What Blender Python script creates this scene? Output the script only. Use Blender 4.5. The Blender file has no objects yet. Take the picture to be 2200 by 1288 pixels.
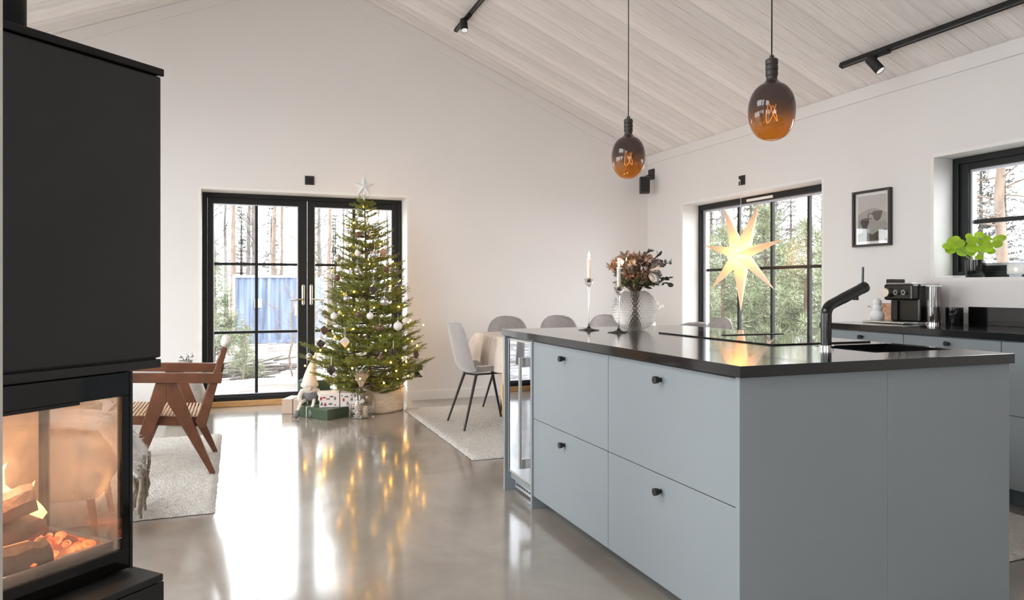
import bpy, bmesh, math, random
from mathutils import Vector, Matrix, Euler
R = math.radians
PI = math.pi
scn = bpy.context.scene
C = scn.collection

# ------------------------------------------------------------------ camera, world, exposure
cam_d = bpy.data.cameras.new('camera')
cam_d.sensor_width = 36.0
cam_d.lens = 36.0 * 1558.0 / 2200.0
cam_d.shift_y = -27.0 / 2200.0
cam_d.clip_start = 0.05
cam_d.clip_end = 300
cam = bpy.data.objects.new('camera', cam_d)
C.objects.link(cam)
cam.location = (0, 0, 1.16)
cam.rotation_euler = (R(90), 0, R(-20.8))
scn.camera = cam

scn.view_settings.view_transform = 'Standard'
scn.view_settings.look = 'None'
scn.view_settings.gamma = 1.0
scn.view_settings.use_curve_mapping = False
scn.view_settings.exposure = 2.75
scn.cycles.use_denoising = True
try:
    scn.cycles.denoiser = 'OPENIMAGEDENOISE'
except Exception:
    pass
scn.cycles.max_bounces = 12
scn.cycles.diffuse_bounces = 6
scn.cycles.glossy_bounces = 5
scn.cycles.transmission_bounces = 8
scn.cycles.transparent_max_bounces = 24
scn.cycles.caustics_reflective = False
scn.cycles.caustics_refractive = False
scn.cycles.sample_clamp_indirect = 6.0

world = bpy.data.worlds.new('overcast_sky')
scn.world = world
world.use_nodes = True
wn = world.node_tree
wn.nodes['Background'].inputs['Color'].default_value = (0.955, 0.975, 1.0, 1)
wn.nodes['Background'].inputs['Strength'].default_value = 1.25


def portal(name, loc, rot, sx, sy):
    l = bpy.data.lights.new(name, 'AREA')
    l.shape = 'RECTANGLE'
    l.size = sx
    l.size_y = sy
    l.cycles.is_portal = True
    o = bpy.data.objects.new(name, l)
    C.objects.link(o)
    o.location = loc
    o.rotation_euler = rot
    return o


def point_light(name, loc, power, color, radius):
    l = bpy.data.lights.new(name, 'POINT')
    l.energy = power
    l.color = color
    l.shadow_soft_size = radius
    o = bpy.data.objects.new(name, l)
    C.objects.link(o)
    o.location = loc
    return o


# openings that let the daylight in
portal('daylight_patio_door', (0.66, 7.75, 1.04), (R(-90), 0, 0), 1.95, 2.1)
portal('daylight_tall_window', (4.85, 5.62, 1.07), (0, R(90), 0), 1.95, 2.0)
portal('daylight_kitchen_window', (4.85, 3.0, 1.64), (0, R(90), 0), 0.85, 1.25)
LEFT_OPEN = [(-1.9, -0.9), (-0.6, 3.0), (3.3, 6.9)]
for a_, b_ in LEFT_OPEN:
    portal('daylight_left_window', (-3.5, (a_ + b_) / 2, 1.31), (0, R(-90), 0), 2.5, b_ - a_)
portal('daylight_added_roof_opening', (-1.75, 2.03, 3.52), (0, R(-22.6), 0), 1.6, 4.2)  # unseen roof opening, added to bring in more light from the upper left
FRONT_OPEN = [(-2.4, -0.2)]  # unseen opening behind the camera, added to brighten the island front
for a_, b_ in FRONT_OPEN:
    portal('daylight_added_front_opening', ((a_ + b_) / 2, -4.4, 1.6), (R(90), 0, 0), b_ - a_, 1.2)


# ------------------------------------------------------------------ materials
def lin(c):
    return tuple((x / 255.0 / 12.92) if x / 255.0 <= 0.04045 else ((x / 255.0 + 0.055) / 1.055) ** 2.4 for x in c)


def new_mat(name):
    m = bpy.data.materials.new(name)
    m.use_nodes = True
    return m, m.node_tree.nodes, m.node_tree.links, m.node_tree.nodes['Principled BSDF']


def mat(name, col, rough=0.5, metal=0.0, spec=0.5, var=0.06, vscale=6.0, stretch=(1, 1, 1), bump=0.0, bscale=80.0,
        coat=0.0, coat_rough=0.1, trans=0.0, ior=1.45, sheen=0.0, emis=None, estr=0.0, sss=0.0, bdist=0.003):
    m, n, l, p = new_mat(name)
    p.inputs['Roughness'].default_value = rough
    p.inputs['Metallic'].default_value = metal
    p.inputs['Specular IOR Level'].default_value = spec
    p.inputs['Coat Weight'].default_value = coat
    p.inputs['Coat Roughness'].default_value = coat_rough
    p.inputs['Transmission Weight'].default_value = trans
    p.inputs['IOR'].default_value = ior
    p.inputs['Sheen Weight'].default_value = sheen
    if sss:
        p.inputs['Subsurface Weight'].default_value = sss
        p.inputs['Subsurface Radius'].default_value = (0.02, 0.015, 0.01)
    if emis:
        p.inputs['Emission Color'].default_value = (*emis, 1)
        p.inputs['Emission Strength'].default_value = estr
    tc = n.new('ShaderNodeTexCoord')
    mp = n.new('ShaderNodeMapping')
    mp.inputs['Scale'].default_value = stretch
    l.new(tc.outputs['Object'], mp.inputs['Vector'])
    nz = n.new('ShaderNodeTexNoise')
    nz.inputs['Scale'].default_value = vscale
    nz.inputs['Detail'].default_value = 4
    l.new(mp.outputs['Vector'], nz.inputs['Vector'])
    mr = n.new('ShaderNodeMapRange')
    mr.inputs['From Min'].default_value = 0.3
    mr.inputs['From Max'].default_value = 0.7
    l.new(nz.outputs['Fac'], mr.inputs['Value'])
    mx = n.new('ShaderNodeMix')
    mx.data_type = 'RGBA'
    mx.inputs[6].default_value = (*[max(0, c * (1 - var)) for c in col], 1)
    mx.inputs[7].default_value = (*[min(1, c * (1 + var)) for c in col], 1)
    l.new(mr.outputs['Result'], mx.inputs[0])
    l.new(mx.outputs[2], p.inputs['Base Color'])
    if bump:
        n2 = n.new('ShaderNodeTexNoise')
        n2.inputs['Scale'].default_value = bscale
        n2.inputs['Detail'].default_value = 3
        l.new(mp.outputs['Vector'], n2.inputs['Vector'])
        b = n.new('ShaderNodeBump')
        b.inputs['Strength'].default_value = bump
        b.inputs['Distance'].default_value = bdist
        l.new(n2.outputs['Fac'], b.inputs['Height'])
        l.new(b.outputs['Normal'], p.inputs['Normal'])
    return m


def thin_glass(name, tint=(1, 1, 1), refl=1.0, rough=0.0, ior=1.5):
    """window pane: straight-through transparency plus fresnel reflection"""
    m, n, l, p = new_mat(name)
    n.remove(p)
    out = n['Material Output']
    t = n.new('ShaderNodeBsdfTransparent')
    t.inputs['Color'].default_value = (*tint, 1)
    g = n.new('ShaderNodeBsdfGlossy')
    g.inputs['Roughness'].default_value = rough
    g.inputs['Color'].default_value = (refl, refl, refl, 1)
    lw = n.new('ShaderNodeLayerWeight')
    lw.inputs['Blend'].default_value = 0.5
    pw = n.new('ShaderNodeMath')
    pw.operation = 'POWER'
    pw.inputs[1].default_value = 5.0
    l.new(lw.outputs['Facing'], pw.inputs[0])
    f = n.new('ShaderNodeMapRange')
    f.inputs['To Min'].default_value = ((ior - 1) / (ior + 1)) ** 2
    f.inputs['To Max'].default_value = 1.0
    l.new(pw.outputs[0], f.inputs['Value'])
    mx = n.new('ShaderNodeMixShader')
    l.new(f.outputs['Result'], mx.inputs['Fac'])
    l.new(t.outputs['BSDF'], mx.inputs[1])
    l.new(g.outputs['BSDF'], mx.inputs[2])
    l.new(mx.outputs['Shader'], out.inputs['Surface'])
    return m


def emit(name, col, s, var=0.0, vscale=40):
    m, n, l, p = new_mat(name)
    n.remove(p)
    e = n.new('ShaderNodeEmission')
    e.inputs['Color'].default_value = (*col, 1)
    e.inputs['Strength'].default_value = s
    if var:
        tc = n.new('ShaderNodeTexCoord')
        nz = n.new('ShaderNodeTexNoise')
        nz.inputs['Scale'].default_value = vscale
        l.new(tc.outputs['Object'], nz.inputs['Vector'])
        cr = n.new('ShaderNodeValToRGB')
        cr.color_ramp.elements[0].position = 0.35
        cr.color_ramp.elements[0].color = (*[c * (1 - var) for c in col], 1)
        cr.color_ramp.elements[1].position = 0.65
        cr.color_ramp.elements[1].color = (*col, 1)
        l.new(nz.outputs['Fac'], cr.inputs['Fac'])
        l.new(cr.outputs['Color'], e.inputs['Color'])
    l.new(e.outputs['Emission'], n['Material Output'].inputs['Surface'])
    return m


def spots(m, scale, lo, hi, col, coord='Object', to='Base Color', mixfac=1.0):
    """speckle a principled material with voronoi flecks"""
    n, l = m.node_tree.nodes, m.node_tree.links
    p = n['Principled BSDF']
    src = p.inputs[to].links[0].from_socket
    tc = n.new('ShaderNodeTexCoord')
    v = n.new('ShaderNodeTexVoronoi')
    v.inputs['Scale'].default_value = scale
    l.new(tc.outputs[coord], v.inputs['Vector'])
    mr = n.new('ShaderNodeMapRange')
    mr.inputs['From Min'].default_value = lo
    mr.inputs['From Max'].default_value = hi
    mr.inputs['To Min'].default_value = mixfac
    mr.inputs['To Max'].default_value = 0
    l.new(v.outputs['Distance'], mr.inputs['Value'])
    mx = n.new('ShaderNodeMix')
    mx.data_type = 'RGBA'
    l.new(mr.outputs['Result'], mx.inputs[0])
    l.new(src, mx.inputs[6])
    mx.inputs[7].default_value = (*col, 1)
    l.new(mx.outputs[2], p.inputs[to])
    return m


M = {}
M['wall'] = mat('wall_paint', (0.795, 0.772, 0.76), 0.9, spec=0.2, var=0.012, vscale=1.5, bump=0.05, bscale=300)
M['white'] = mat('white_paint', (0.84, 0.83, 0.81), 0.55, spec=0.3, var=0.01)
M['blackframe'] = mat('black_lacquered_wood', (0.011, 0.012, 0.013), 0.42, var=0.1, spec=0.4)
M['spacer'] = mat('aluminium_spacer', (0.62, 0.64, 0.70), 0.35, metal=0.6, var=0.03)
M['pine'] = mat('pine_wood', (0.62, 0.36, 0.15), 0.5, var=0.2, vscale=9, stretch=(1, 14, 14))
M['palepine'] = mat('pale_pine_wood', (0.74, 0.52, 0.27), 0.55, var=0.16, vscale=8, stretch=(12, 12, 1))
M['steel'] = mat('brushed_steel', (0.55, 0.54, 0.52), 0.3, metal=1.0, var=0.05, vscale=20, stretch=(1, 1, 0.1))
M['nickel'] = mat('satin_nickel', (0.62, 0.58, 0.52), 0.3, metal=1.0, var=0.05)
M['chrome'] = mat('chrome', (0.8, 0.8, 0.8), 0.08, metal=1.0, var=0.02)
M['blackplastic'] = mat('black_plastic', (0.012, 0.011, 0.011), 0.35, var=0.1)
M['darkplate'] = mat('dark_brown_plastic', (0.035, 0.028, 0.026), 0.4, var=0.1)
M['blackmatt'] = mat('black_matt_metal', (0.013, 0.012, 0.012), 0.5, var=0.1, spec=0.4)
M['stoveblack'] = mat('stove_black_enamel', (0.030, 0.031, 0.032), 0.6, var=0.1, vscale=3, spec=0.45, bump=0.08, bscale=500)
M['stovegloss'] = mat('stove_black_glass', (0.004, 0.004, 0.004), 0.06, var=0.1, spec=0.5)
M['vermic'] = mat('vermiculite_lining', (0.42, 0.34, 0.27), 0.9, var=0.25, vscale=10, bump=0.3, bscale=60)
M['cab'] = mat('grey_blue_cabinet_lacquer', (0.264, 0.297, 0.315), 0.48, spec=0.35, var=0.025, vscale=2, bump=0.03, bscale=600)
M['cabdark'] = mat('plinth_dark_board', (0.10, 0.13, 0.15), 0.6, var=0.05)
M['knob'] = mat('black_knob_metal', (0.01, 0.01, 0.012), 0.38, var=0.1)
M['stone'] = mat('black_composite_stone', (0.005, 0.005, 0.005), 0.12, var=0.3, vscale=60, spec=0.5, coat=0.25, coat_rough=0.03)
spots(M['stone'], 90, 0.0, 0.10, (0.42, 0.38, 0.34), mixfac=0.8)
M['hob'] = mat('black_hob_glass', (0.004, 0.004, 0.004), 0.03, var=0.05, spec=0.5)
M['sinkblack'] = mat('black_sink_composite', (0.008, 0.008, 0.008), 0.4, var=0.1)
M['walnut'] = mat('brown_stained_teak', (0.135, 0.054, 0.028), 0.42, var=0.28, vscale=8, stretch=(1.2, 8, 1.2), spec=0.4)
M['cane'] = mat('pale_cane', (0.66, 0.47, 0.32), 0.6, var=0.15, vscale=30)
M['velvet'] = mat('grey_velvet', (0.31, 0.285, 0.275), 0.85, var=0.14, vscale=5, sheen=0.8, spec=0.15, bump=0.15, bscale=25)
M['chairleg'] = mat('black_chair_leg', (0.018, 0.015, 0.015), 0.4, var=0.1)
M['rug'] = mat('ivory_shaggy_wool', (0.84, 0.80, 0.745), 0.95, var=0.10, vscale=40, bump=1.0, bscale=110, bdist=0.03, spec=0.1)
M['rugback'] = mat('rug_backing', (0.10, 0.08, 0.07), 0.9, var=0.1)
M['linen'] = mat('beige_linen_cloth', (0.66, 0.57, 0.49), 0.9, var=0.1, vscale=10, bump=0.1, bscale=300, spec=0.1)
M['whiteceramic'] = mat('white_ceramic', (0.82, 0.81, 0.79), 0.35, var=0.02)
M['candlewax'] = mat('ivory_candle_wax', (0.85, 0.80, 0.75), 0.5, var=0.03, sss=0.3)
M['clearglass'] = mat('clear_crystal_glass', (1, 1, 1), 0.0, trans=1.0, ior=1.5, var=0.0)
M['jute'] = mat('cream_jute_weave', (0.84, 0.71, 0.55), 0.9, var=0.14, vscale=14, stretch=(1, 1, 6), bump=0.4, bscale=120, spec=0.1)
M['jutedark'] = mat('brown_jute_edge', (0.32, 0.22, 0.14), 0.9, var=0.2)
M['greenwrap'] = mat('green_wrapping_paper', (0.068, 0.105, 0.062), 0.28, var=0.15, vscale=7, bump=0.15, bscale=18, bdist=0.006)
M['brownwrap'] = mat('printed_brown_paper', (0.55, 0.42, 0.33), 0.6, var=0.1)
spots(M['brownwrap'], 28, 0.12, 0.2, (0.75, 0.68, 0.62), mixfac=0.8)
M['whitewrap'] = mat('white_printed_paper', (0.78, 0.76, 0.76), 0.5, var=0.03)
M['ribbonwhite'] = mat('white_ribbon', (0.82, 0.80, 0.74), 0.5, var=0.04)
M['ribbonbrown'] = mat('brown_ribbon', (0.16, 0.11, 0.09), 0.6, var=0.1)
M['printred'] = mat('red_print', (0.42, 0.03, 0.035), 0.6, var=0.1)
M['printgrey'] = mat('grey_print', (0.17, 0.16, 0.17), 0.6, var=0.1)
M['printgreen'] = mat('dark_green_print', (0.06, 0.11, 0.08), 0.6, var=0.1)
M['needle'] = mat('fir_needles', (0.21, 0.25, 0.05), 0.5, var=0.5, vscale=9, spec=0.3)
M['bark'] = mat('tree_bark_brown', (0.12, 0.085, 0.055), 0.9, var=0.3, vscale=20)
M['silver'] = mat('silver_bauble', (0.55, 0.54, 0.54), 0.24, metal=0.85, var=0.04)
M['whitebauble'] = mat('white_glitter_bauble', (0.80, 0.76, 0.74), 0.4, var=0.12, vscale=120, bump=0.3, bscale=150)
M['brownbauble'] = mat('brown_bauble', (0.13, 0.062, 0.045), 0.28, var=0.2, vscale=40)
M['paperbrown'] = mat('brown_paper_ornament', (0.20, 0.115, 0.085), 0.7, var=0.1)
M['paperdark'] = mat('dark_grey_paper_ornament', (0.11, 0.085, 0.075), 0.7, var=0.1)
M['paperwhite'] = mat('white_paper_ornament', (0.80, 0.74, 0.70), 0.7, var=0.05)
M['paperbeige'] = mat('beige_paper_ornament', (0.62, 0.42, 0.30), 0.7, var=0.05)
M['clearbauble'] = thin_glass('clear_bauble_glass', (0.80, 0.81, 0.83), 0.95, 0.02, 1.9)
M['starsilver'] = mat('white_silver_star', (0.78, 0.77, 0.77), 0.35, metal=0.3, var=0.06, vscale=60)
M['bulb'] = emit('warm_bulb', (1.0, 0.44, 0.03), 15)
M['gold'] = mat('thin_green_wire', (0.03, 0.05, 0.02), 0.5)
M['windowglass'] = thin_glass('window_glass', (0.98, 0.99, 0.985), 1.0, 0.0, 1.32)
M['picglass'] = thin_glass('picture_glass', (1, 1, 1), 1.0, 0.0, 1.5)
M['snowman'] = mat('white_bisque', (0.90, 0.89, 0.89), 0.6, var=0.04, vscale=40)
M['copper'] = mat('hammered_copper', (0.42, 0.24, 0.16), 0.42, metal=0.7, var=0.35, vscale=30, bump=0.5, bscale=60)
M['felt_white'] = mat('cream_felt', (0.78, 0.73, 0.66), 0.95, var=0.05, bump=0.3, bscale=120, spec=0.1)
M['felt_grey'] = mat('grey_felt', (0.20, 0.20, 0.215), 0.95, var=0.12, vscale=30, bump=0.3, bscale=120, spec=0.1)
M['pileaf'] = mat('lime_green_leaf', (0.33, 0.50, 0.03), 0.35, var=0.22, vscale=12, sss=0.25)
M['stemgreen'] = mat('pale_green_stem', (0.30, 0.40, 0.12), 0.5, var=0.1)
M['leafgreen'] = mat('dark_green_leaf', (0.05, 0.09, 0.035), 0.5, var=0.25, vscale=20)
M['petalwhite'] = mat('white_petal', (0.86, 0.84, 0.78), 0.5, var=0.04, sss=0.2)
M['blackceramic'] = mat('glossy_black_ceramic', (0.006, 0.006, 0.006), 0.07, var=0.05)
M['greyfur'] = mat('grey_brown_wool_fringe', (0.30, 0.255, 0.205), 0.9, var=0.25, vscale=60, bump=0.5, bscale=200)
M['fur'] = mat('grey_white_mohair', (0.60, 0.575, 0.54), 0.95, var=0.22, vscale=12, stretch=(1, 1, 0.25), bump=0.6, bscale=120, bdist=0.008, sheen=0.6)
M['woodlog'] = mat('charred_log_bark', (0.10, 0.055, 0.04), 0.9, var=0.5, vscale=14, bump=0.9, bscale=40, bdist=0.01)
M['woodcut'] = mat('split_wood', (0.32, 0.16, 0.085), 0.8, var=0.3, vscale=16, stretch=(0.2, 1, 1))
M['filament'] = emit('glowing_filament', (1.0, 0.42, 0.08), .7)
M['bluecont'] = mat('blue_container_paint', (0.125, 0.16, 0.24), 0.6, var=0.5, vscale=4, stretch=(1.6, 1, 0.12))
M['contwhite'] = mat('pale_container_paint', (0.25, 0.28, 0.33), 0.6, var=0.08, vscale=2)
M['rust'] = mat('rusty_steel', (0.40, 0.30, 0.27), 0.8, var=0.3, vscale=6)
M['yellowplate'] = mat('faded_yellow_plate', (0.50, 0.42, 0.24), 0.6, var=0.15)
M['pinebark'] = mat('orange_pine_bark', (0.19, 0.14, 0.11), 0.9, var=0.3, vscale=3, stretch=(3, 3, 0.7), bump=0.4, bscale=14, bdist=0.03)
M['greybark'] = mat('grey_trunk_bark', (0.13, 0.115, 0.105), 0.9, var=0.3, vscale=3, stretch=(3, 3, 0.7))
M['birchbark'] = mat('white_birch_bark', (0.70, 0.68, 0.66), 0.8, var=0.2, vscale=5, stretch=(2, 2, 4))
M['twigs'] = mat('bare_winter_twigs', (0.11, 0.095, 0.085), 0.9, var=0.2)
M['dryshrub'] = mat('dry_shrub_twigs', (0.20, 0.155, 0.125), 0.9, var=0.2)
M['pinegreen'] = mat('young_pine_needles', (0.21, 0.235, 0.14), 0.7, var=0.35, vscale=3)
M['sprucegreen'] = mat('grey_spruce_needles', (0.125, 0.13, 0.12), 0.8, var=0.3, vscale=2)
M['drumglass'] = mat('frosted_tealight_glass', (0.86, 0.90, 0.95), 0.35, trans=0.45, ior=1.2, var=0.02)
M['darkdrink'] = mat('dark_brown_content', (0.035, 0.022, 0.018), 0.4, var=0.2)


# ------------------------------------------------------------------ mesh helpers
class MB:
    def __init__(s):
        s.v, s.f, s.mi = [], [], []
        s.cur = 0

    def add(s, vs, fs):
        o = len(s.v)
        s.v += [tuple(x) for x in vs]
        s.f += [tuple(o + i for i in q) for q in fs]
        s.mi += [s.cur] * len(fs)
        return s

    def box(s, x0, x1, y0, y1, z0, z1):
        return s.add([(x0, y0, z0), (x1, y0, z0), (x1, y1, z0), (x0, y1, z0), (x0, y0, z1), (x1, y0, z1), (x1, y1, z1), (x0, y1, z1)],
                     [(0, 3, 2, 1), (4, 5, 6, 7), (0, 1, 5, 4), (1, 2, 6, 5), (2, 3, 7, 6), (3, 0, 4, 7)])

    def prism(s, poly, axis, a, b):
        """extrude a 2-D polygon along axis from a to b ('x': poly=(y,z), 'y': (x,z), 'z': (x,y))"""
        n = len(poly)

        def P(p, t):
            return {'x': (t, p[0], p[1]), 'y': (p[0], t, p[1]), 'z': (p[0], p[1], t)}[axis]
        vs = [P(p, a) for p in poly] + [P(p, b) for p in poly]
        fs = [tuple(range(n)), tuple(range(2 * n - 1, n - 1, -1))] + [(i, (i + 1) % n + 0 if False else i + n, (i + 1) % n + n, (i + 1) % n) for i in range(n)]
        return s.add(vs, fs)

    def tube(s, pts, rads, n=10, caps=True):
        pts = [Vector(p) for p in pts]
        if not hasattr(rads, '__len__'):
            rads = [rads] * len(pts)
        o = len(s.v)
        prev = None
        for i, p in enumerate(pts):
            if i == 0:
                d = pts[1] - pts[0]
            elif i == len(pts) - 1:
                d = pts[-1] - pts[-2]
            else:
                d = (pts[i + 1] - pts[i - 1])
            if d.length < 1e-9:
                d = Vector((0, 0, 1))
            d.normalize()
            if prev is None:
                a = Vector((0, 0, 1)) if abs(d.z) < 0.9 else Vector((1, 0, 0))
                u = d.cross(a).normalized()
            else:
                u = prev - d * prev.dot(d)
                if u.length < 1e-6:
                    u = d.cross(Vector((0, 0, 1)))
                u.normalize()
            prev = u
            w = d.cross(u)
            for k in range(n):
                t = 2 * PI * k / n
                s.v.append(tuple(p + (u * math.cos(t) + w * math.sin(t)) * rads[i]))
        m = len(pts)
        for i in range(m - 1):
            for k in range(n):
                a, b = o + i * n + k, o + i * n + (k + 1) % n
                s.f.append((a, b, b + n, a + n))
                s.mi.append(s.cur)
        if caps:
            s.f.append(tuple(o + k for k in range(n - 1, -1, -1)))
            s.f.append(tuple(o + (m - 1) * n + k for k in range(n)))
            s.mi += [s.cur] * 2
        return s

    def lathe(s, prof, n=32, c=(0, 0, 0), a0=0.0):
        o = len(s.v)
        for r, z in prof:
            for k in range(n):
                t = a0 + 2 * PI * k / n
                s.v.append((c[0] + r * math.cos(t), c[1] + r * math.sin(t), c[2] + z))
        for i in range(len(prof) - 1):
            for k in range(n):
                a, b = o + i * n + k, o + i * n + (k + 1) % n
                s.f.append((a, b, b + n, a + n))
                s.mi.append(s.cur)
        if prof[0][0] > 1e-5:
            s.f.append(tuple(o + k for k in range(n - 1, -1, -1)))
            s.mi.append(s.cur)
        if prof[-1][0] > 1e-5:
            s.f.append(tuple(o + (len(prof) - 1) * n + k for k in range(n)))
            s.mi.append(s.cur)
        return s

    def sphere(s, c, r, n=20, m=12, sc=(1, 1, 1)):
        prof = [(max(1e-6, math.sin(PI * i / m)), -math.cos(PI * i / m)) for i in range(m + 1)]
        o = len(s.v)
        s.lathe(prof, n)
        for i in range(o, len(s.v)):
            x, y, z = s.v[i]
            s.v[i] = (c[0] + x * r * sc[0], c[1] + y * r * sc[1], c[2] + z * r * sc[2])
        return s

    def beam(s, p, q, w, h, up=(0, 0, 1)):
        """rectangular bar from p to q, w across, h along up"""
        p, q = Vector(p), Vector(q)
        d = (q - p).normalized()
        up = Vector(up)
        side = d.cross(up).normalized() * (w / 2)
        uu = side.cross(d).normalized() * (h / 2)
        vs = [p - side - uu, p + side - uu, p + side + uu, p - side + uu, q - side - uu, q + side - uu, q + side + uu, q - side + uu]
        return s.add(vs, [(0, 1, 2, 3), (7, 6, 5, 4), (0, 4, 5, 1), (1, 5, 6, 2), (2, 6, 7, 3), (3, 7, 4, 0)])

    def grid(s, fn, nu, nv):
        o = len(s.v)
        for i in range(nu + 1):
            for j in range(nv + 1):
                s.v.append(tuple(fn(i / nu, j / nv)))
        for i in range(nu):
            for j in range(nv):
                a = o + i * (nv + 1) + j
                s.f.append((a, a + nv + 1, a + nv + 2, a + 1))
                s.mi.append(s.cur)
        return s

    def xform(s, mtx, start=0):
        for i in range(start, len(s.v)):
            s.v[i] = tuple(mtx @ Vector(s.v[i]))
        return s

    def build(s, name, m, parent=None, smooth=False, bevel=0.0, loc=None, rot=None, solid=0.0, subd=0, fix=True):
        me = bpy.data.meshes.new(name)
        me.from_pydata(s.v, [], s.f)
        if fix and len(s.f) < 60000:
            bm = bmesh.new()
            bm.from_mesh(me)
            bmesh.ops.recalc_face_normals(bm, faces=bm.faces)
            bm.to_mesh(me)
            bm.free()
        ms = m if isinstance(m, (list, tuple)) else [m]
        for k in ms:
            me.materials.append(k)
        if len(ms) > 1 and len(me.polygons) == len(s.mi):
            me.polygons.foreach_set('material_index', s.mi)
        if smooth:
            me.polygons.foreach_set('use_smooth', [True] * len(me.polygons))
        me.update()
        o = bpy.data.objects.new(name, me)
        C.objects.link(o)
        if parent:
            o.parent = parent
        if loc:
            o.location = loc
        if rot:
            o.rotation_euler = rot
        if subd:
            q = o.modifiers.new('subd', 'SUBSURF')
            q.levels = q.render_levels = subd
        if solid:
            q = o.modifiers.new('solid', 'SOLIDIFY')
            q.thickness = solid
            q.offset = 0
        if bevel:
            q = o.modifiers.new('bevel', 'BEVEL')
            q.width = bevel
            q.segments = 2
            q.limit_method = 'ANGLE'
            q.angle_limit = R(40)
        if smooth == 'auto':
            try:
                me.set_sharp_from_angle(angle=R(35))
            except Exception:
                pass
        return o


def tag(o, label, cat, group=None, kind=None):
    o['label'] = label
    o['category'] = cat
    if group:
        o['group'] = group
    if kind:
        o['kind'] = kind
    return o


def thing(name, label, cat, loc=(0, 0, 0), rotz=0.0, group=None):
    o = bpy.data.objects.new(name, None)
    C.objects.link(o)
    o.empty_display_size = 0.05
    o.location = loc
    o.rotation_euler = (0, 0, rotz)
    return tag(o, label, cat, group)


def structure(o):
    o['kind'] = 'structure'
    return o


def dup(root, loc, rotz=None, label=None, group=None, scale=None, rot=None):
    r = root.copy()
    C.objects.link(r)
    r.location = loc
    if rotz is not None:
        r.rotation_euler = (0, 0, rotz)
    if rot is not None:
        r.rotation_euler = rot
    if scale is not None:
        r.scale = (scale, scale, scale)
    if label:
        r['label'] = label
    if group:
        r['group'] = group
    for ch in list(root.children):
        c = ch.copy()
        C.objects.link(c)
        c.parent = r
        for g in list(ch.children):
            d = g.copy()
            C.objects.link(d)
            d.parent = c
    return r


def box(x0, x1, y0, y1, z0, z1):
    return MB().box(x0, x1, y0, y1, z0, z1)


rnd = random.Random(7)
XR, XL, YG, YF = 4.464, -3.12, 7.32, -4.0
EAVE, RX, RZ, SL = 2.68, 0.672, 4.262, 0.417
WT = 0.34


def roof_z(x):
    return RZ - SL * abs(x - RX)


# ------------------------------------------------------------------ room shell
def floor_material():
    m, n, l, p = new_mat('polished_concrete')
    tc = n.new('ShaderNodeTexCoord')
    a = n.new('ShaderNodeTexNoise')
    a.inputs['Scale'].default_value = 1.3
    a.inputs['Detail'].default_value = 8
    a.inputs['Roughness'].default_value = 0.65
    a.inputs['Distortion'].default_value = 0.6
    l.new(tc.outputs['Object'], a.inputs['Vector'])
    cr = n.new('ShaderNodeValToRGB')
    cr.color_ramp.elements[0].position = 0.3
    cr.color_ramp.elements[0].color = (0.245, 0.21, 0.175, 1)
    cr.color_ramp.elements[1].position = 0.72
    cr.color_ramp.elements[1].color = (0.375, 0.335, 0.29, 1)
    l.new(a.outputs['Fac'], cr.inputs['Fac'])
    l.new(cr.outputs['Color'], p.inputs['Base Color'])
    b = n.new('ShaderNodeTexNoise')
    b.inputs['Scale'].default_value = 3.0
    b.inputs['Detail'].default_value = 5
    l.new(tc.outputs['Object'], b.inputs['Vector'])
    mr = n.new('ShaderNodeMapRange')
    mr.inputs['To Min'].default_value = 0.10
    mr.inputs['To Max'].default_value = 0.22
    l.new(b.outputs['Fac'], mr.inputs['Value'])
    l.new(mr.outputs['Result'], p.inputs['Roughness'])
    p.inputs['Specular IOR Level'].default_value = 0.75
    p.inputs['Coat Weight'].default_value = 0.35
    p.inputs['Coat Roughness'].default_value = 0.08
    w = n.new('ShaderNodeTexNoise')
    w.inputs['Scale'].default_value = 5.0
    w.inputs['Detail'].default_value = 2
    l.new(tc.outputs['Object'], w.inputs['Vector'])
    bp = n.new('ShaderNodeBump')
    bp.inputs['Strength'].default_value = 0.05
    bp.inputs['Distance'].default_value = 0.004
    l.new(w.outputs['Fac'], bp.inputs['Height'])
    l.new(bp.outputs['Normal'], p.inputs['Normal'])
    return m


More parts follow.
